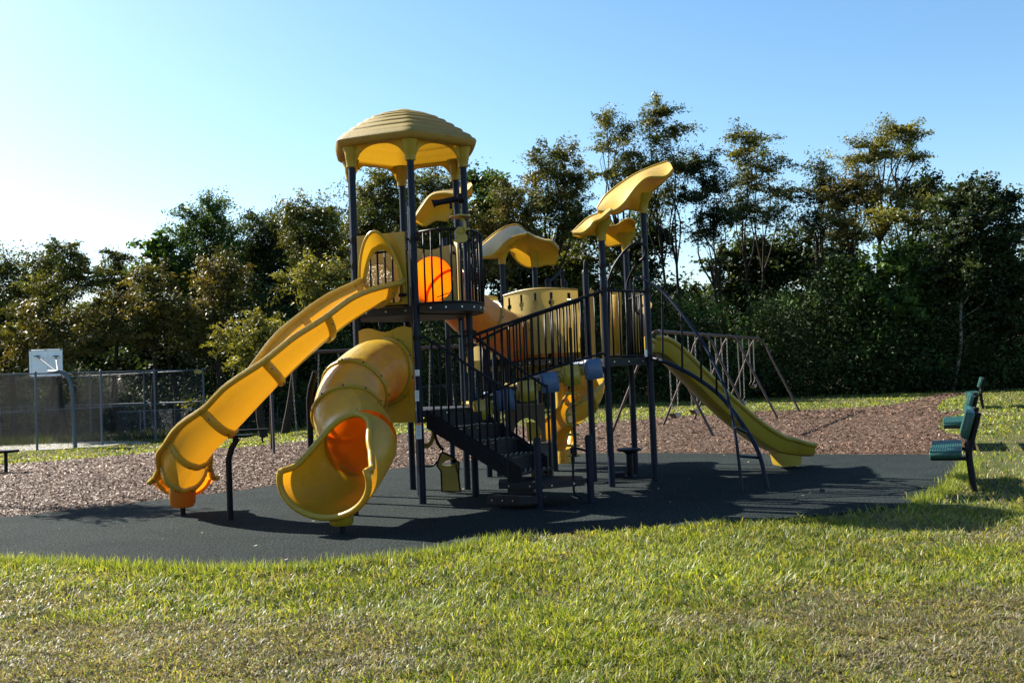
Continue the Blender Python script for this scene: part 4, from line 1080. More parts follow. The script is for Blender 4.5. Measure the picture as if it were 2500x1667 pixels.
# backless bench on the left lawn
p = G(588, 1085)
bb = thing('backless_bench', 'low dark backless bench on the lawn behind the open slide', 'bench', hide_z(p))
MB().rbox(hide_z(p) + V(.2, .1, .44), (1.3, .32, .05), (V(1, 0, 0), V(0, 1, 0), V(0, 0, 1)), .012).build('seat', BLACK, bb)
for dx in (-.25, .65): MB().tube([hide_z(p) + V(dx, .1, -.02), hide_z(p) + V(dx, .1, .42)], .035, 8).build('leg', BLACK, bb)

b4 = copy_tree(bb, 'dark bench end poking in at the left picture edge beside the court grass', V(-10.85, 19.6, terrain(-10.8, 19.6)), .0)

# ================================================================ FENCES
def wiremesh(a, b, h0, h1, sp, r):
    """diagonal chain link wires between two ground points, as thin crossed ribbons"""
    d = (b - a); L = math.hypot(d.x, d.y); dx, dy = d.x / L, d.y / L
    H = h1 - h0
    segs = []
    s = -H
    while s < L:
        for sg in (1, -1):
            s0, s1 = (s, s + H); z0, z1 = (0, H) if sg > 0 else (H, 0)
            if s0 < 0: z0 = z0 + (z1 - z0) * (-s0) / (s1 - s0); s0 = 0
            if s1 > L: z1 = z0 + (z1 - z0) * (L - s0) / (s1 - s0); s1 = L
            if s1 > s0: segs.append((s0, z0, s1, z1, sg))
        s += sp
    S = np.array(segs)
    def P(s_, z_, o): 
        x = a.x + dx * s_; y = a.y + dy * s_
        return np.stack([x - dy * o, y + dx * o, vterrain(x, y) + h0 + z_], 1)
    n = len(S); dirv = np.stack([S[:, 2] - S[:, 0], S[:, 3] - S[:, 1]], 1); dirv /= np.linalg.norm(dirv, axis=1)[:, None]
    px, pz = -dirv[:, 1] * r, dirv[:, 0] * r
    o = S[:, 4] * .004
    vs = []
    for (s_, z_) in ((S[:, 0], S[:, 1]), (S[:, 2], S[:, 3])):
        vs += [P(s_ + px, z_ + pz, o), P(s_, z_, o + r), P(s_ - px, z_ - pz, o), P(s_, z_, o - r)]
    vs = np.stack(vs, 1).reshape(-1, 3)
    base = np.arange(n)[:, None] * 8
    fs = np.concatenate([base + np.array([[k, (k + 1) % 4, 4 + (k + 1) % 4, 4 + k]]) for k in range(4)])
    return vs, fs
def fence(label, P_, h, sp, r, posts, mid=True, group=None, pr=.045):
    root = thing('chain_link_fence', label, 'fence', hide_z(P_[0]), group)
    off = np.array(hide_z(P_[0]))
    for a, b in zip(P_, P_[1:]):
        v, f = wiremesh(a, b, .04, h, sp, r)
        o = fastmesh('wire_mesh', v - off, f, WIRE, root); o['kind'] = 'stuff'
        n = max(2, int((b - a).length / 2)); rl = [hide_z(a.lerp(b, k / n)) for k in range(n + 1)]
        MB().tube([q + V(0, 0, h) for q in rl], .028, 8).build('rail', STEEL, root)
        if mid: MB().tube([q + V(0, 0, h * .52) for q in rl], .024, 8).build('rail', STEEL, root)
    for q in posts:
        q = hide_z(q)
        mb = MB().tube([q - V(0, 0, .05), q + V(0, 0, h + .06)], pr, 10).tube([q + V(0, 0, h + .05), q + V(0, 0, h + .10)], [pr * 1.1, pr * .4], 10)
        mb.build('post', STEEL, root)
    return root
# near run of the court fence, through points fitted at its posts
def gp(u, v): p = G(u, v); return V(p.x, p.y, 0)
Pn = [gp(91, 1100), gp(250, 1088), gp(381, 1075)]
dirn = (Pn[2] - Pn[0]).normalized()
corner = None
for k in range(1, 4000):              # the corner post stands where the fence line meets the sight line of column 497
    q = Pn[2] + dirn * (k * .01)
    r_ = ray(500, 1060); X_ = r_.x / r_.y * q.y
    if q.x >= X_: corner = q; break
left = Pn[0] - dirn * 9
ff = fence('tall galvanised chain link court fence with corner post behind the open slide', [left, corner], 2.95, .10, .0021, [Pn[0] - dirn * ((Pn[1] - Pn[0]).length), *Pn, corner])
yl = W(483, 907, corner.y - .4)
MB().prism([yl + V(a, 0, b) for a, b in ((-.16, -.07), (.14, -.09), (.20, 0), (.15, .07), (-.04, .09), (-.17, .05))], V(0, .012, 0)).build('yellow_tag', YSOL, ff, smooth_=False)
Fq = [gp(355, 1063), gp(222, 1065)]
dirf = (Fq[1] - Fq[0]).normalized()
ff2 = fence('far run of the court fence seen through the near one', [corner + V(.05, .1, 0), Fq[0], Fq[1] + dirf * 14], 2.95, .16, .0018, [Fq[0], Fq[1], Fq[1] + dirf * 6.3], mid=True)
ff3 = fence('low chain link fence running along the foot of the trees', [V(corner.x - 4, 44, 0), V(10, 47, 0)], 1.22, .10, .004, [V(x_, 44 + (x_ - corner.x + 4) * .107, 0) for x_ in np.arange(corner.x - 3, 10, 3.0)], mid=False, pr=.035)

# ================================================================ BASKETBALL HOOP
pb = hide_z(G(184, 1094))
Yb = pb.y
hoop = thing('basketball_hoop', 'grey gooseneck basketball pole with white wooden backboard behind the fence', 'basketball hoop', pb)
ax_ = [W(184, 1094, Yb), W(178, 985, Yb), W(176, 950, Yb), W(170, 928, Yb), W(160, 914, Yb), W(148, 908, Yb), W(138, 907, Yb), W(120, 908, Yb + .3)]
MB().tube(smooth([pb] + ax_[1:], 5), .075, 14).build('pole', STEEL, hoop)
bz0, bz1 = W(73, 920, Yb + 1.1), W(150.5, 851, Yb + 1.1)
cx_, cz_ = (bz0.x + bz1.x) / 2, (bz0.z + bz1.z) / 2; w_, h_ = bz1.x - bz0.x, bz1.z - bz0.z
bd = MB().rbox(V(cx_, Yb + 1.15, cz_), (w_, h_, .04), (V(1, 0, 0), V(0, 0, 1), V(0, -1, 0)), .01).build('backboard', WHITE, hoop)
for fx, fz, sx, sz in ((0, 0, .10, .96), (-.5, 0, .06, 1.0), (.5, 0, .06, 1.0), (0, .49, 1.0, .05), (0, -.49, 1.0, .05), (-.26, .22, .42, .05), (.26, .22, .42, .05), (-.26, -.2, .42, .04), (.26, -.2, .42, .04)):
    MB().box(V(cx_ + fx * w_ * .96, Yb + 1.115, cz_ + fz * h_ * .96), (sx * w_, .03, sz * h_)).build('batten', WHITE, bd, smooth_=False)
MB().tube([W(90, 870, Yb + 1.08), W(134, 904, Yb)], .028, 8).build('brace', STEEL, hoop)
MB().tube([W(136, 870, Yb + 1.08), W(141, 906, Yb)], .028, 8).build('brace', STEEL, hoop)
for u in (90, 136): MB().box(W(u, 869, Yb + 1.07), (.22, .05, .04)).build('bracket', STEEL, hoop)
rc = V(cx_, Yb + 1.45, bz0.z + .22)
MB().tube([rc + V(.23 * math.cos(a), .23 * math.sin(a), 0) for a in [2 * math.pi * k / 20 for k in range(20)]], .012, 6, closed=True).build('rim', LABELO, hoop)

# pale house glimpsed behind the left trees
ho = thing('house', 'pale house glimpsed between the trees at the left', 'house', (-26, 72, -.6))
MB().prism([V(-34, 72, -1), V(-23, 72, -1), V(-23, 72, 4.2), V(-34, 72, 4.2)], V(0, 7, 0)).build('wall', WALLM, ho, smooth_=False)
MB().prism([V(-34.5, 71.5, 4.2), V(-34.5, 79.5, 4.2), V(-34.5, 75.5, 6.4)], V(12, 0, 0)).build('roof', mat('grey_shingle', (0.11, 0.11, 0.12), .9), ho, smooth_=False)
for wx in (-32, -28.5, -25.5):
    f_ = MB().box((wx, 71.97, 2.4), (1.2, .08, 1.3)).build('window', WHITE, ho, smooth_=False)
    MB().box((wx, 71.92, 2.4), (1.0, .04, 1.1)).build('pane', mat('dark_glass', (0.02, 0.025, 0.03), .1), f_, smooth_=False)
# outlying tree that shades the left edge is part of the tree list below

# wooded bank behind the trees
xs_ = np.arange(-110, 111, 4.0); ys_ = np.arange(54, 131, 3.0)
X_, Y_ = np.meshgrid(xs_, ys_)
t_ = np.clip((Y_ - 56) / 22, 0, 1); t_ = t_ * t_ * (3 - 2 * t_)
Z_ = vterrain(X_, Y_) - .3 + t_ * (3.6 + 1.6 * vnoise(X_, Y_, .06) + .9 * np.clip(-X_ / 30, 0, 1))
nx_ = len(xs_); I = (np.arange(len(ys_) - 1)[:, None] * nx_ + np.arange(nx_ - 1)[None]).ravel()
struct(fastmesh('hill', np.stack([X_.ravel(), Y_.ravel(), Z_.ravel()], 1), np.stack([I, I + 1, I + nx_ + 1, I + nx_], 1), mat('wooded_bank', (0.035, 0.030, 0.020), .95, noise=(2.0, (0.06, 0.055, 0.03), .4, .7), bump=(3, .8, .3), spec=.1)))

# ================================================================ TREES
PAL = {
 'olive':  [(0.052, 0.064, 0.015), (0.038, 0.052, 0.013), (0.082, 0.084, 0.020), (0.026, 0.040, 0.011)],
 'brown':  [(0.060, 0.062, 0.017), (0.044, 0.052, 0.015), (0.092, 0.078, 0.021), (0.034, 0.045, 0.013)],
 'green':  [(0.032, 0.064, 0.015), (0.046, 0.082, 0.018), (0.022, 0.044, 0.012), (0.062, 0.095, 0.020)],
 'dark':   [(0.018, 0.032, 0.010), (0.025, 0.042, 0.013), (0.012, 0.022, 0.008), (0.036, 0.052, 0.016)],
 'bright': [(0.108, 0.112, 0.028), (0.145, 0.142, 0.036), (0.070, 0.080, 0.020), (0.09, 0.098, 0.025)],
}
def leaves(centres, size, n_per, spread, pal, flat=.45, lw=.42, droop=.3, axis=None):
    """leaf quads round clump centres; centres (m,3); returns verts, faces, colours"""
    m = len(centres); N = m * n_per
    c = np.repeat(centres, n_per, 0); ci = np.repeat(np.arange(m), n_per)
    o = RNG.normal(0, 1, (N, 3)) * np.array([spread, spread, spread * flat])
    if axis is not None:             # sprays stretched outward along each clump's own twig
        ax = np.repeat(axis, n_per, 0); g_ = np.clip(RNG.normal(0, 1, N), -1.7, 1.7)[:, None]; o = np.clip(o, -1.9 * spread, 1.9 * spread)
        k_ = np.repeat(.5 + 1.1 * RNG.random(m), n_per)[:, None]
        o = o * .62 * k_ + ax * (g_ * spread * 1.15 * k_)
    rr = np.hypot(o[:, 0], o[:, 1]); o[:, 2] -= droop * rr * .6
    p = c + o
    a = np.arctan2(o[:, 1], o[:, 0]) + RNG.normal(0, .9, N)
    pit = RNG.normal(-.25, .55, N)
    U = np.stack([np.cos(a) * np.cos(pit), np.sin(a) * np.cos(pit), np.sin(pit)], 1)
    b = RNG.random(N) * 6.28; R = np.stack([np.cos(b), np.sin(b), RNG.normal(0, .8, N)], 1)
    S = np.cross(U, R); S /= np.linalg.norm(S, axis=1)[:, None] + 1e-9
    L = size * (.55 + .8 * RNG.random(N)); w = L * lw * (.7 + .5 * RNG.random(N))
    vs = np.stack([p - U * (L * .45)[:, None] + S * (w * .55)[:, None], p + U * (L * .55)[:, None], p - U * (L * .35)[:, None] - S * (w * .55)[:, None]], 1).reshape(-1, 3)
    P_ = np.array(PAL[pal]); cc = P_[RNG.choice(4, m)][ci] * .75 + P_[RNG.choice(4, N)] * .25
    cc = cc * (.62 + .8 * RNG.random((m, 1)) ** 1.5)[ci]
    return vs, cc
def branch_path(a, b, bend=.12, n=6):
    d = b - a; L = d.length
    q = V(random.uniform(-1, 1), random.uniform(-1, 1), random.uniform(-.3, .6)) * L * bend
    q2 = V(random.uniform(-1, 1), random.uniform(-1, 1), random.uniform(-.3, .3)) * L * bend * .7
    return smooth([a, a + d * .33 + q, a + d * .68 + q2, b], n // 2)
NL = 0
def tree(name, label, Y, base_u, lobes, pal, leaf=.155, dens=1.0, clump=.50, flat=.45, lw=.42, trunk_r=.16, split=.35, bark=None, stems=1, droop=.3, swell=1.08, cat='tree', group='trees beyond the playground'):
    """lobes: (u, v, ru, rv) ellipses of the crown as the photograph shows them, turned into real blobs at depth Y"""
    base = W(base_u, 900, Y); base = V(base.x, base.y, terrain(base.x, base.y))
    root = thing(name, label, cat, base, group)
    s = FPX / Y
    tb = MB(); cents = []; axs = []
    infos = []
    for (u, v, ru, rv) in lobes:
        ru *= swell; rv *= swell
        dy = random.uniform(-.6, .6) * ru / s
        c = W(u, v, Y + dy); infos.append((c, ru / s, rv / s))
    cx = sum(i[0].x for i in infos) / len(infos); lowz = min(i[0].z - i[2] for i in infos); topz = max(i[0].z for i in infos)
    stemtops = []
    for k in range(stems):
        b0 = base + V(random.uniform(-.3, .3) * (stems - 1), random.uniform(-.3, .3) * (stems - 1), -.1)
        sel = infos[k::stems] or infos
        mx_ = sum(i[0].x for i in sel) / len(sel); my_ = sum(i[0].y for i in sel) / len(sel)
        tz = base.z + (topz - base.z) * (split + .35)
        tt = V(b0.x * .35 + mx_ * .65, b0.y * .4 + my_ * .6, tz)
        path = branch_path(b0, tt, .04, 10)
        r0 = trunk_r / math.sqrt(stems) * 1.1
        tb.tube(path, [r0 * (1 - .6 * i / (len(path) - 1)) for i in range(len(path))], 8)
        stemtops.append((path, r0, sel))
    for path, r0, sel in stemtops:
        for c, rx, rz in sel:
            zt = c.z - rz * .8
            j = min(len(path) - 1, max(1, int(len(path) * min(.98, max(.2, (min(zt, path[-1].z) - path[0].z) / (path[-1].z - path[0].z + .01) * .8)))))
            bp = branch_path(path[j], c - V(0, 0, rz * .3), .10, 8)
            rb = r0 * .42
            tb.tube(bp, [rb * (1 - .7 * i / (len(bp) - 1)) for i in range(len(bp))], 6)
            area = math.pi * rx * rz
            n = max(6, int(area / (clump * clump * .75) * 1.6 * dens))
            for k in range(n):
                for _ in range(10):
                    q = V(random.uniform(-1, 1), random.uniform(-1, 1), random.uniform(-1, 1))
                    if .25 < q.length < 1: break
                q = q * (.55 + .5 * random.random()) if random.random() < .5 else q.normalized() * (random.uniform(.75, 1.02) if random.random() < .75 else random.uniform(1.0, 1.08))
                p = c + V(q.x * rx, q.y * rx * .8, q.z * rz)
                cents.append(p); axs.append((q + V(random.uniform(-.6, .6), random.uniform(-.6, .6), random.uniform(-.35, .45))).normalized())
                if k % 2 == 0 or q.length > 1.0:
                    m_ = bp[-1] if q.z > -.2 else bp[len(bp) // 2]
                    tw = branch_path(m_, p, .14, 4)
                    tb.tube(tw, [rb * .26 * (1 - .7 * i / (len(tw) - 1)) for i in range(len(tw))], 4, caps=False)
    tb.build('trunk', bark or BARK, root)
    cc = np.array([tuple(p - base) for p in cents])
    npc = max(8, int(118 * (clump / .5) ** 2 * (.17 / leaf) ** 1.5))
    global NL; NL += npc * len(cc)
    v, c_ = leaves(cc, leaf, npc, clump * .56, pal, flat, lw, droop, np.array([tuple(q) for q in axs]))
    fastmesh('crown', v, np.arange(len(v)).reshape(-1, 3), LEAF, root, c_)
    return root
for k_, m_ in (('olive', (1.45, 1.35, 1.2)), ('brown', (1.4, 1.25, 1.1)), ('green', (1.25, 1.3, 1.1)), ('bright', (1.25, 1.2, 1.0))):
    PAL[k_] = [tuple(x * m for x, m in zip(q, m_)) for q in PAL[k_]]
TR = [
 ('locust_tree', 'short dusky tree at the left picture edge', 48, 30, [(15, 655, 50, 35), (25, 720, 60, 45), (-10, 790, 60, 50), (60, 690, 40, 30)], 'olive', {}),
 ('locust_tree', 'feathery rounded tree with low peak left of the slide', 47, 160, [(155, 610, 42, 28), (115, 650, 55, 38), (195, 655, 52, 36), (150, 700, 80, 45), (90, 740, 60, 40)], 'olive', {}),
 ('locust_tree', 'slender feathery tree with small pointed top above the backboard side', 49, 290, [(285, 622, 30, 24), (265, 665, 45, 30), (315, 690, 48, 34), (270, 730, 60, 40)], 'olive', {}),
 ('sumac_tree', 'low brown tinged tree above the basketball backboard', 44, 110, [(110, 775, 70, 42), (60, 830, 70, 46), (160, 840, 80, 40), (200, 770, 50, 36)], 'brown', {}),
 ('broadleaf_tree', 'sparse broad leaved young tree standing against the white sky', 47, 430, [(385, 600, 42, 30), (410, 640, 40, 34), (360, 650, 30, 24), (430, 690, 60, 40)], 'green', dict(leaf=.27, lw=.8, dens=.55, clump=.42)),
 ('sumac_tree', 'brown orange tinged tree under the sparse young tree', 45, 380, [(370, 690, 52, 44), (350, 745, 60, 40), (420, 770, 62, 40), (330, 800, 60, 50)], 'brown', {}),
 ('locust_tree', 'tall dark green tree with twin peaks left of the tower', 48, 520, [(520, 508, 34, 28), (478, 535, 38, 30), (455, 580, 50, 34), (540, 575, 62, 44), (500, 640, 72, 44)], 'green', dict(dens=1.2)),
 ('sumac_tree', 'rust tinged low crown below the twin peaked green tree', 44, 540, [(520, 690, 48, 50), (560, 660, 40, 40), (505, 760, 58, 42), (480, 830, 60, 46)], 'brown', {}),
 ('locust_tree', 'dark tree with flat small top between two taller crowns', 50, 650, [(640, 545, 48, 28), (675, 590, 52, 40), (620, 610, 50, 40), (650, 690, 66, 58)], 'dark', dict(dens=1.3)),
 ('locust_tree', 'olive feathery tree just left of the tower posts', 46, 770, [(760, 512, 60, 30), (800, 530, 45, 34), (730, 560, 60, 34), (790, 600, 60, 40), (760, 650, 60, 36)], 'olive', dict(dens=1.2)),
 ('locust_tree', 'layered yellow green branches reaching forward above the open slide', 38, 690, [(720, 690, 50, 26), (775, 715, 45, 30), (745, 655, 40, 24), (810, 680, 45, 30)], 'bright', dict(flat=.3, clump=.42)),
 ('locust_tree', 'lowest sunlit yellow green boughs beyond the open slide', 37, 640, [(630, 790, 44, 22), (580, 828, 46, 22), (640, 840, 52, 20), (585, 880, 48, 22), (690, 800, 30, 18), (650, 880, 40, 18)], 'bright', dict(flat=.28, clump=.40, dens=1.1)),
 ('locust_tree', 'dense olive tree framed by the left tower posts', 49, 930, [(935, 435, 36, 28), (905, 480, 46, 34), (900, 540, 50, 46), (960, 500, 50, 40), (880, 600, 50, 50)], 'olive', dict(dens=1.2)),
 ('locust_tree', 'olive crown seen behind the tower roof posts', 50, 1060, [(1035, 445, 46, 28), (1080, 460, 48, 32), (1010, 520, 50, 44), (1060, 580, 60, 50)], 'olive', dict(dens=1.2)),
 ('broadleaf_tree', 'round bright green crown just right of the tower', 51, 1170, [(1160, 450, 40, 26), (1215, 450, 36, 22), (1190, 500, 62, 40), (1230, 560, 60, 48), (1150, 560, 40, 40)], 'green', dict(leaf=.20, lw=.6, dens=1.25)),
 ('locust_tree', 'brownish dense crown between the tower and the open topped locusts', 47, 1250, [(1250, 480, 50, 34), (1180, 540, 40, 34), (1280, 540, 50, 44), (1220, 620, 60, 50)], 'brown', dict(dens=1.1)),
 ('locust_tree', 'olive tree with rounded top left of the tallest trees', 50, 1370, [(1360, 372, 44, 24), (1335, 420, 48, 34), (1395, 430, 46, 34), (1370, 490, 66, 40), (1320, 500, 36, 28), (1400, 550, 50, 44)], 'olive', dict(dens=1.1)),
 ('locust_tree', 'airy tall tree with open left shoulder beside the tallest one', 52, 1520, [(1480, 292, 28, 20), (1510, 320, 42, 26), (1470, 355, 22, 18), (1530, 375, 42, 24), (1490, 430, 46, 28)], 'olive', dict(dens=.80, stems=2)),
 ('locust_tree', 'tallest airy locust with round top and bare forking trunks', 52, 1655, [(1610, 270, 44, 22), (1585, 300, 40, 22), (1640, 312, 40, 26), (1600, 340, 30, 16), (1620, 400, 56, 30), (1560, 420, 52, 32), (1680, 400, 40, 30), (1590, 480, 60, 40)], 'olive', dict(dens=.85, stems=2, split=.22)),
 ('locust_tree', 'thin dark crowned tree leaning over the gap of bright sky', 51, 1770, [(1715, 400, 38, 28), (1745, 450, 44, 32), (1700, 480, 42, 32), (1760, 520, 46, 34), (1720, 560, 40, 30)], 'dark', dict(dens=.85, stems=2, split=.22)),
 ('locust_tree', 'airy tree with rounded top at the right of the sky gap', 52, 1850, [(1805, 325, 36, 20), (1850, 345, 38, 24), (1800, 375, 38, 24), (1870, 400, 50, 28), (1825, 440, 48, 30), (1900, 460, 44, 30), (1800, 510, 46, 34), (1860, 520, 50, 34)], 'olive', dict(dens=.82, stems=2, split=.22)),
 ('locust_tree', 'small dark topped tree left of the windswept one', 52, 2000, [(2000, 418, 30, 20), (2020, 455, 32, 26), (1985, 480, 38, 30), (2000, 540, 48, 40)], 'dark', dict(dens=1.0, stems=2)),
 ('windswept_tree', 'windswept yellow olive tree leaning right above the wood', 50, 2130, [(2195, 312, 40, 20), (2225, 335, 30, 20), (2165, 330, 40, 20), (2120, 352, 44, 16), (2075, 382, 34, 12), (2200, 368, 44, 18), (2140, 385, 40, 18), (2235, 385, 24, 10)], 'bright', dict(dens=1.0, flat=.32)),
 ('locust_tree', 'ochre tinged crown below the windswept tree', 49, 2080, [(2090, 440, 46, 34), (2060, 490, 42, 40), (2120, 480, 44, 34), (2070, 550, 50, 36)], 'brown', dict(dens=1.1)),
 ('locust_tree', 'flat layered olive crown right of the windswept tree', 47, 2220, [(2240, 500, 58, 26), (2180, 525, 60, 22), (2250, 545, 50, 24), (2150, 560, 46, 22)], 'bright', dict(flat=.28, dens=1.0)),
 ('broadleaf_tree', 'glossy leaved dark tree rising beside the rightmost crown', 50, 2260, [(2240, 450, 36, 20), (2270, 470, 30, 26), (2200, 480, 30, 22)], 'dark', dict(leaf=.2, lw=.7)),
 ('broadleaf_tree', 'big dark rounded tree at the right picture edge with pale slim stem', 45, 2322, [(2340, 490, 50, 38), (2400, 480, 52, 34), (2455, 495, 34, 36), (2370, 560, 80, 60), (2450, 580, 40, 50), (2400, 660, 80, 60), (2460, 680, 36, 50), (2340, 660, 70, 60), (2420, 760, 70, 60)], 'dark', dict(leaf=.17, lw=.65, dens=1.15, bark=PALEB, trunk_r=.085)),
 ('broadleaf_tree', 'light flecked green thicket tree below the layered crown', 46, 2210, [(2200, 650, 70, 50), (2160, 720, 70, 50), (2240, 740, 60, 60), (2090, 660, 50, 40)], 'green', dict(leaf=.2, lw=.7, dens=1.0)),
 ('young_tree', 'small tree beyond the left picture edge', 15.2, -255, [(-245, 650, 95, 95)], 'green', dict(leaf=.10, lw=.6, clump=.34, dens=1.0, trunk_r=.07)),
]
for nme, lab, Y_, bu, lobes, pal, kw in TR:
    tree(nme, lab, Y_, bu, lobes, pal, **kw)
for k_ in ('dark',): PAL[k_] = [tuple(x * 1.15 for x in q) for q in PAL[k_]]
# second row and filling crowns, each a tree of its own
TR2 = [
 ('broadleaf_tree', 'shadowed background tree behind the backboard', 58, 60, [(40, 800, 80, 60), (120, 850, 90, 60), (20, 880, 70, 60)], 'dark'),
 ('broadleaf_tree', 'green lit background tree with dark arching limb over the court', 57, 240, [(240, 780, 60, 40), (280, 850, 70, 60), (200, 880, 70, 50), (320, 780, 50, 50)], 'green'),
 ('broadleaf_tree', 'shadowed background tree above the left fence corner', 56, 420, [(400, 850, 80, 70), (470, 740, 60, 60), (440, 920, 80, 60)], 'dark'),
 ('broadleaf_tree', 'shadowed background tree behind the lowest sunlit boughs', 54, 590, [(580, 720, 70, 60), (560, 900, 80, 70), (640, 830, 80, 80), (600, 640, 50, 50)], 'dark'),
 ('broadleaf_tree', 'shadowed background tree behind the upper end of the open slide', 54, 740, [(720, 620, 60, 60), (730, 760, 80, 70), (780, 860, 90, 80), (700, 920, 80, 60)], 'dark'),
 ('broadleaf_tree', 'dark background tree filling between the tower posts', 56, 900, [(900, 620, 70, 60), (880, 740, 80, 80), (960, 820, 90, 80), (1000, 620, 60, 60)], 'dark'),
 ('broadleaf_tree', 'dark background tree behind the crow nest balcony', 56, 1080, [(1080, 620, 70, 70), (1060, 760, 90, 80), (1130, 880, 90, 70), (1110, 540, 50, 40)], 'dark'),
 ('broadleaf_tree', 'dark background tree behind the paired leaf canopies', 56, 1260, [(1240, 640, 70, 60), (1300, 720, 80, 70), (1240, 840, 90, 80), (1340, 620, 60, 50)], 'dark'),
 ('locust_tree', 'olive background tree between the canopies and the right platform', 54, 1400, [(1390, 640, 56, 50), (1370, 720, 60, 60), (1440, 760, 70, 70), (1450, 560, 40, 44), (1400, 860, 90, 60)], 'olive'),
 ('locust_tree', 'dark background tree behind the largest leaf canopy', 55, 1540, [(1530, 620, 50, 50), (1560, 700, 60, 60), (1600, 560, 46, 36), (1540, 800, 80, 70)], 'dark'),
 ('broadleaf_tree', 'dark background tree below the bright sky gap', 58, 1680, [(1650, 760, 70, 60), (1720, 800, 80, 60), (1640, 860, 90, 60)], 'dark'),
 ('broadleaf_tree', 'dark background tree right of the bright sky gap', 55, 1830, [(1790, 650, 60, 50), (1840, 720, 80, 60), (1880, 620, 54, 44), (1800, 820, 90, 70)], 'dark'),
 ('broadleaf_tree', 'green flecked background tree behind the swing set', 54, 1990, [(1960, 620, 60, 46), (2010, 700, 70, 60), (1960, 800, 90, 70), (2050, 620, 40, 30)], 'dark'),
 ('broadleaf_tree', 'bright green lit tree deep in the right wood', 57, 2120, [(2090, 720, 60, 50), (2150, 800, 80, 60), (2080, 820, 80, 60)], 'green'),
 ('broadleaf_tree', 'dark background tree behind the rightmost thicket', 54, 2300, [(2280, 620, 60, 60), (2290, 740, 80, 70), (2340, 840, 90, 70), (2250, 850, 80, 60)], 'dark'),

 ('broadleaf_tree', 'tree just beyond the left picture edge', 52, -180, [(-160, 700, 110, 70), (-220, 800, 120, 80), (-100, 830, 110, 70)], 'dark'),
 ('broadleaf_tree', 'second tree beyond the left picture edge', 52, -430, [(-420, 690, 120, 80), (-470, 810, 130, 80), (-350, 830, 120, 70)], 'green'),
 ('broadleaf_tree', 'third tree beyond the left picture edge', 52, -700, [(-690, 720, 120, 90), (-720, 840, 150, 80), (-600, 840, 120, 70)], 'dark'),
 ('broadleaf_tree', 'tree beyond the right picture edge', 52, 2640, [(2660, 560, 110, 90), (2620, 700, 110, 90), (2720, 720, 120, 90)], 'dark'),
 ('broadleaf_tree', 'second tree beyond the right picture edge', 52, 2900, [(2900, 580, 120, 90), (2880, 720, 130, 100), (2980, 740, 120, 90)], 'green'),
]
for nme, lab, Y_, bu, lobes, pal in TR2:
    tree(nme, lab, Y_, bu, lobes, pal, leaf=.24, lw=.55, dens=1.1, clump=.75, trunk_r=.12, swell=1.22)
# pale slim stem, shrubs and undergrowth
sh = thing('shrub', 'feathery grey green shrub behind the court fence', 'shrub', hide_z(G(120, 1062)))
bs = Vector(sh.location); cents = np.array([tuple(W(u, v, bs.y) - bs + V(0, random.uniform(-.8, .8), 0)) for u, v in [(60 + 130 * random.random(), 965 + 95 * random.random()) for _ in range(80)] if ((u - 125) / 75) ** 2 + ((v - 1050) / 85) ** 2 < 1])
PAL['grey'] = [(0.10, 0.12, 0.06), (0.14, 0.16, 0.08), (0.07, 0.09, 0.045), (0.17, 0.18, 0.10)]
v, c_ = leaves(cents, .20, 110, .28, 'grey', .9, .3, .0)
fastmesh('foliage', v, np.arange(len(v)).reshape(-1, 3), LEAF, sh, c_)
MB().tube([V(*bs), V(*bs) + V(.05, 0, 1.2)], .05, 6).tube([V(*bs), V(*bs) + V(.5, .1, 1.3)], .03, 6).tube([V(*bs), V(*bs) + V(-.5, .1, 1.2)], .03, 6).build('stem', BARK, sh)
sh = thing('shrub', 'leafy sprays arching round the fence corner post', 'shrub', hide_z(V(corner.x + .3, corner.y + .8, 0)))
bs = Vector(sh.location); cents = np.array([tuple(W(u, v, bs.y) - bs + V(0, random.uniform(-.4, .4), 0)) for u, v in [(450, 985), (465, 978), (480, 983), (500, 985), (515, 972), (525, 985), (540, 975), (510, 1000), (530, 1010), (545, 1000), (520, 1030), (550, 950), (560, 940), (555, 1025), (535, 1045)]])
v, c_ = leaves(cents, .22, 26, .2, 'bright', .5, .5, .2)
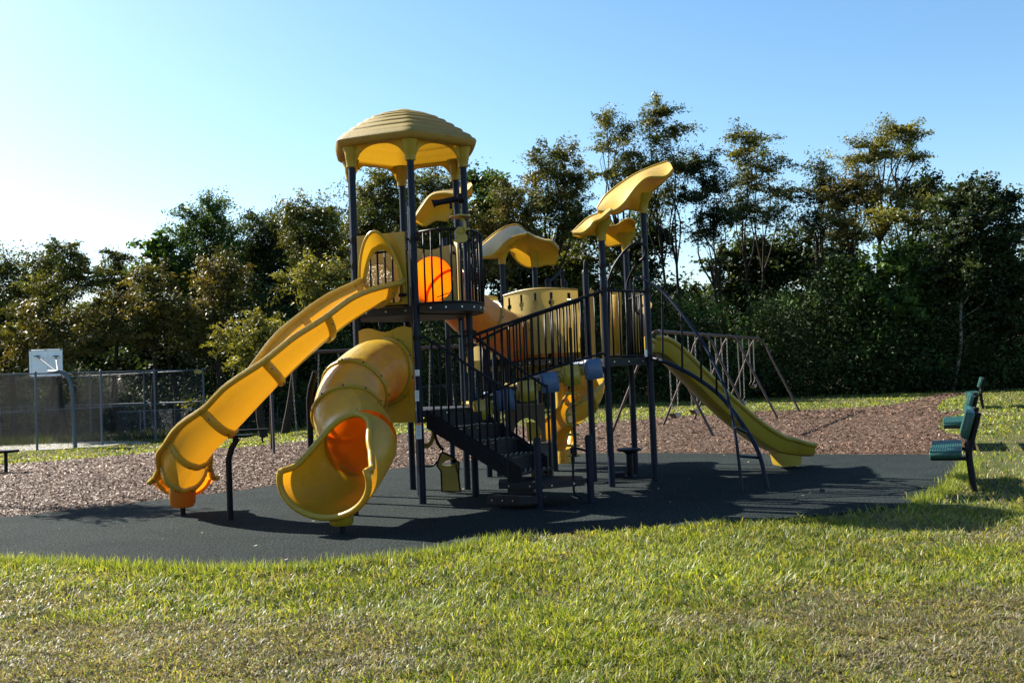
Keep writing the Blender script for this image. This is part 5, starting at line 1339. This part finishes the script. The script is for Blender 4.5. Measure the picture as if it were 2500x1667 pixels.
fastmesh('foliage', v, np.arange(len(v)).reshape(-1, 3), LEAF, sh, c_)
sm = MB()
for c_2 in cents: sm.tube([V(*bs), V(*bs) + V(*c_2) * .5 + V(0, 0, .3), V(*bs) + V(*c_2)], .012, 4)
sm.build('stem', BARK, sh)
# undergrowth: bank of bushes and vines at the foot of the wood
def under(u0, u1, Y, n, zmax, pal, size, spread):
    cs = []
    for _ in range(n):
        u = random.uniform(u0, u1); Yq = Y(u) + random.uniform(0, 5); p = W(u, 900, Yq); t = terrain(p.x, p.y)
        cs.append((p.x, p.y, t + zmax(u) * random.random() ** .8 * (.75 + .5 * float(vnoise(np.array([p.x]), np.array([3.0]), .35)[0]))))
    ax = RNG.normal(0, 1, (len(cs), 3)) * [1, .6, 1]; ax /= np.linalg.norm(ax, axis=1)[:, None]
    return leaves(np.array(cs), size, 84, spread, pal, .8, .5, .2, ax)
Yl = lambda u: 51 if u < 480 else (45 if u < 900 else (45.5 if u < 1500 else 45.5 - 1.0 * sstep(1500, 2300, u)))
zf_ = lambda u: (4.0 if u > 1850 or 400 < u < 1500 else (3.4 if u > 1200 else 2.9)) + 1.3 * math.sin(u * .013) + .8 * math.sin(u * .041)
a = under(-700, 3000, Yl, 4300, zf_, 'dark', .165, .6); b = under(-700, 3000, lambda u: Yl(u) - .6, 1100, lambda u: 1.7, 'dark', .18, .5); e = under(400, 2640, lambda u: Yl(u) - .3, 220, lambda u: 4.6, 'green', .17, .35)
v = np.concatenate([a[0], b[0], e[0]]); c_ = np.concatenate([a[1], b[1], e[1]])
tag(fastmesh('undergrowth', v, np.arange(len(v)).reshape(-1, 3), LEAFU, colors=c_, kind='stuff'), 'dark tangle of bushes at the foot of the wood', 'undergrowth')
# weeds at the fence foot
x = np.concatenate([RNG.uniform(-24, 10, 9000)]); y = 43 + RNG.random(9000) * 3 + (x + 11) * .1
v, f, c_ = grass_at(x, y, .34, .03, .5, .30)
print('LEAVES', NL)
tag(fastmesh('weeds', v, f, BLADE, colors=c_, kind='stuff'), 'tall weeds along the foot of the far fence', 'weeds')
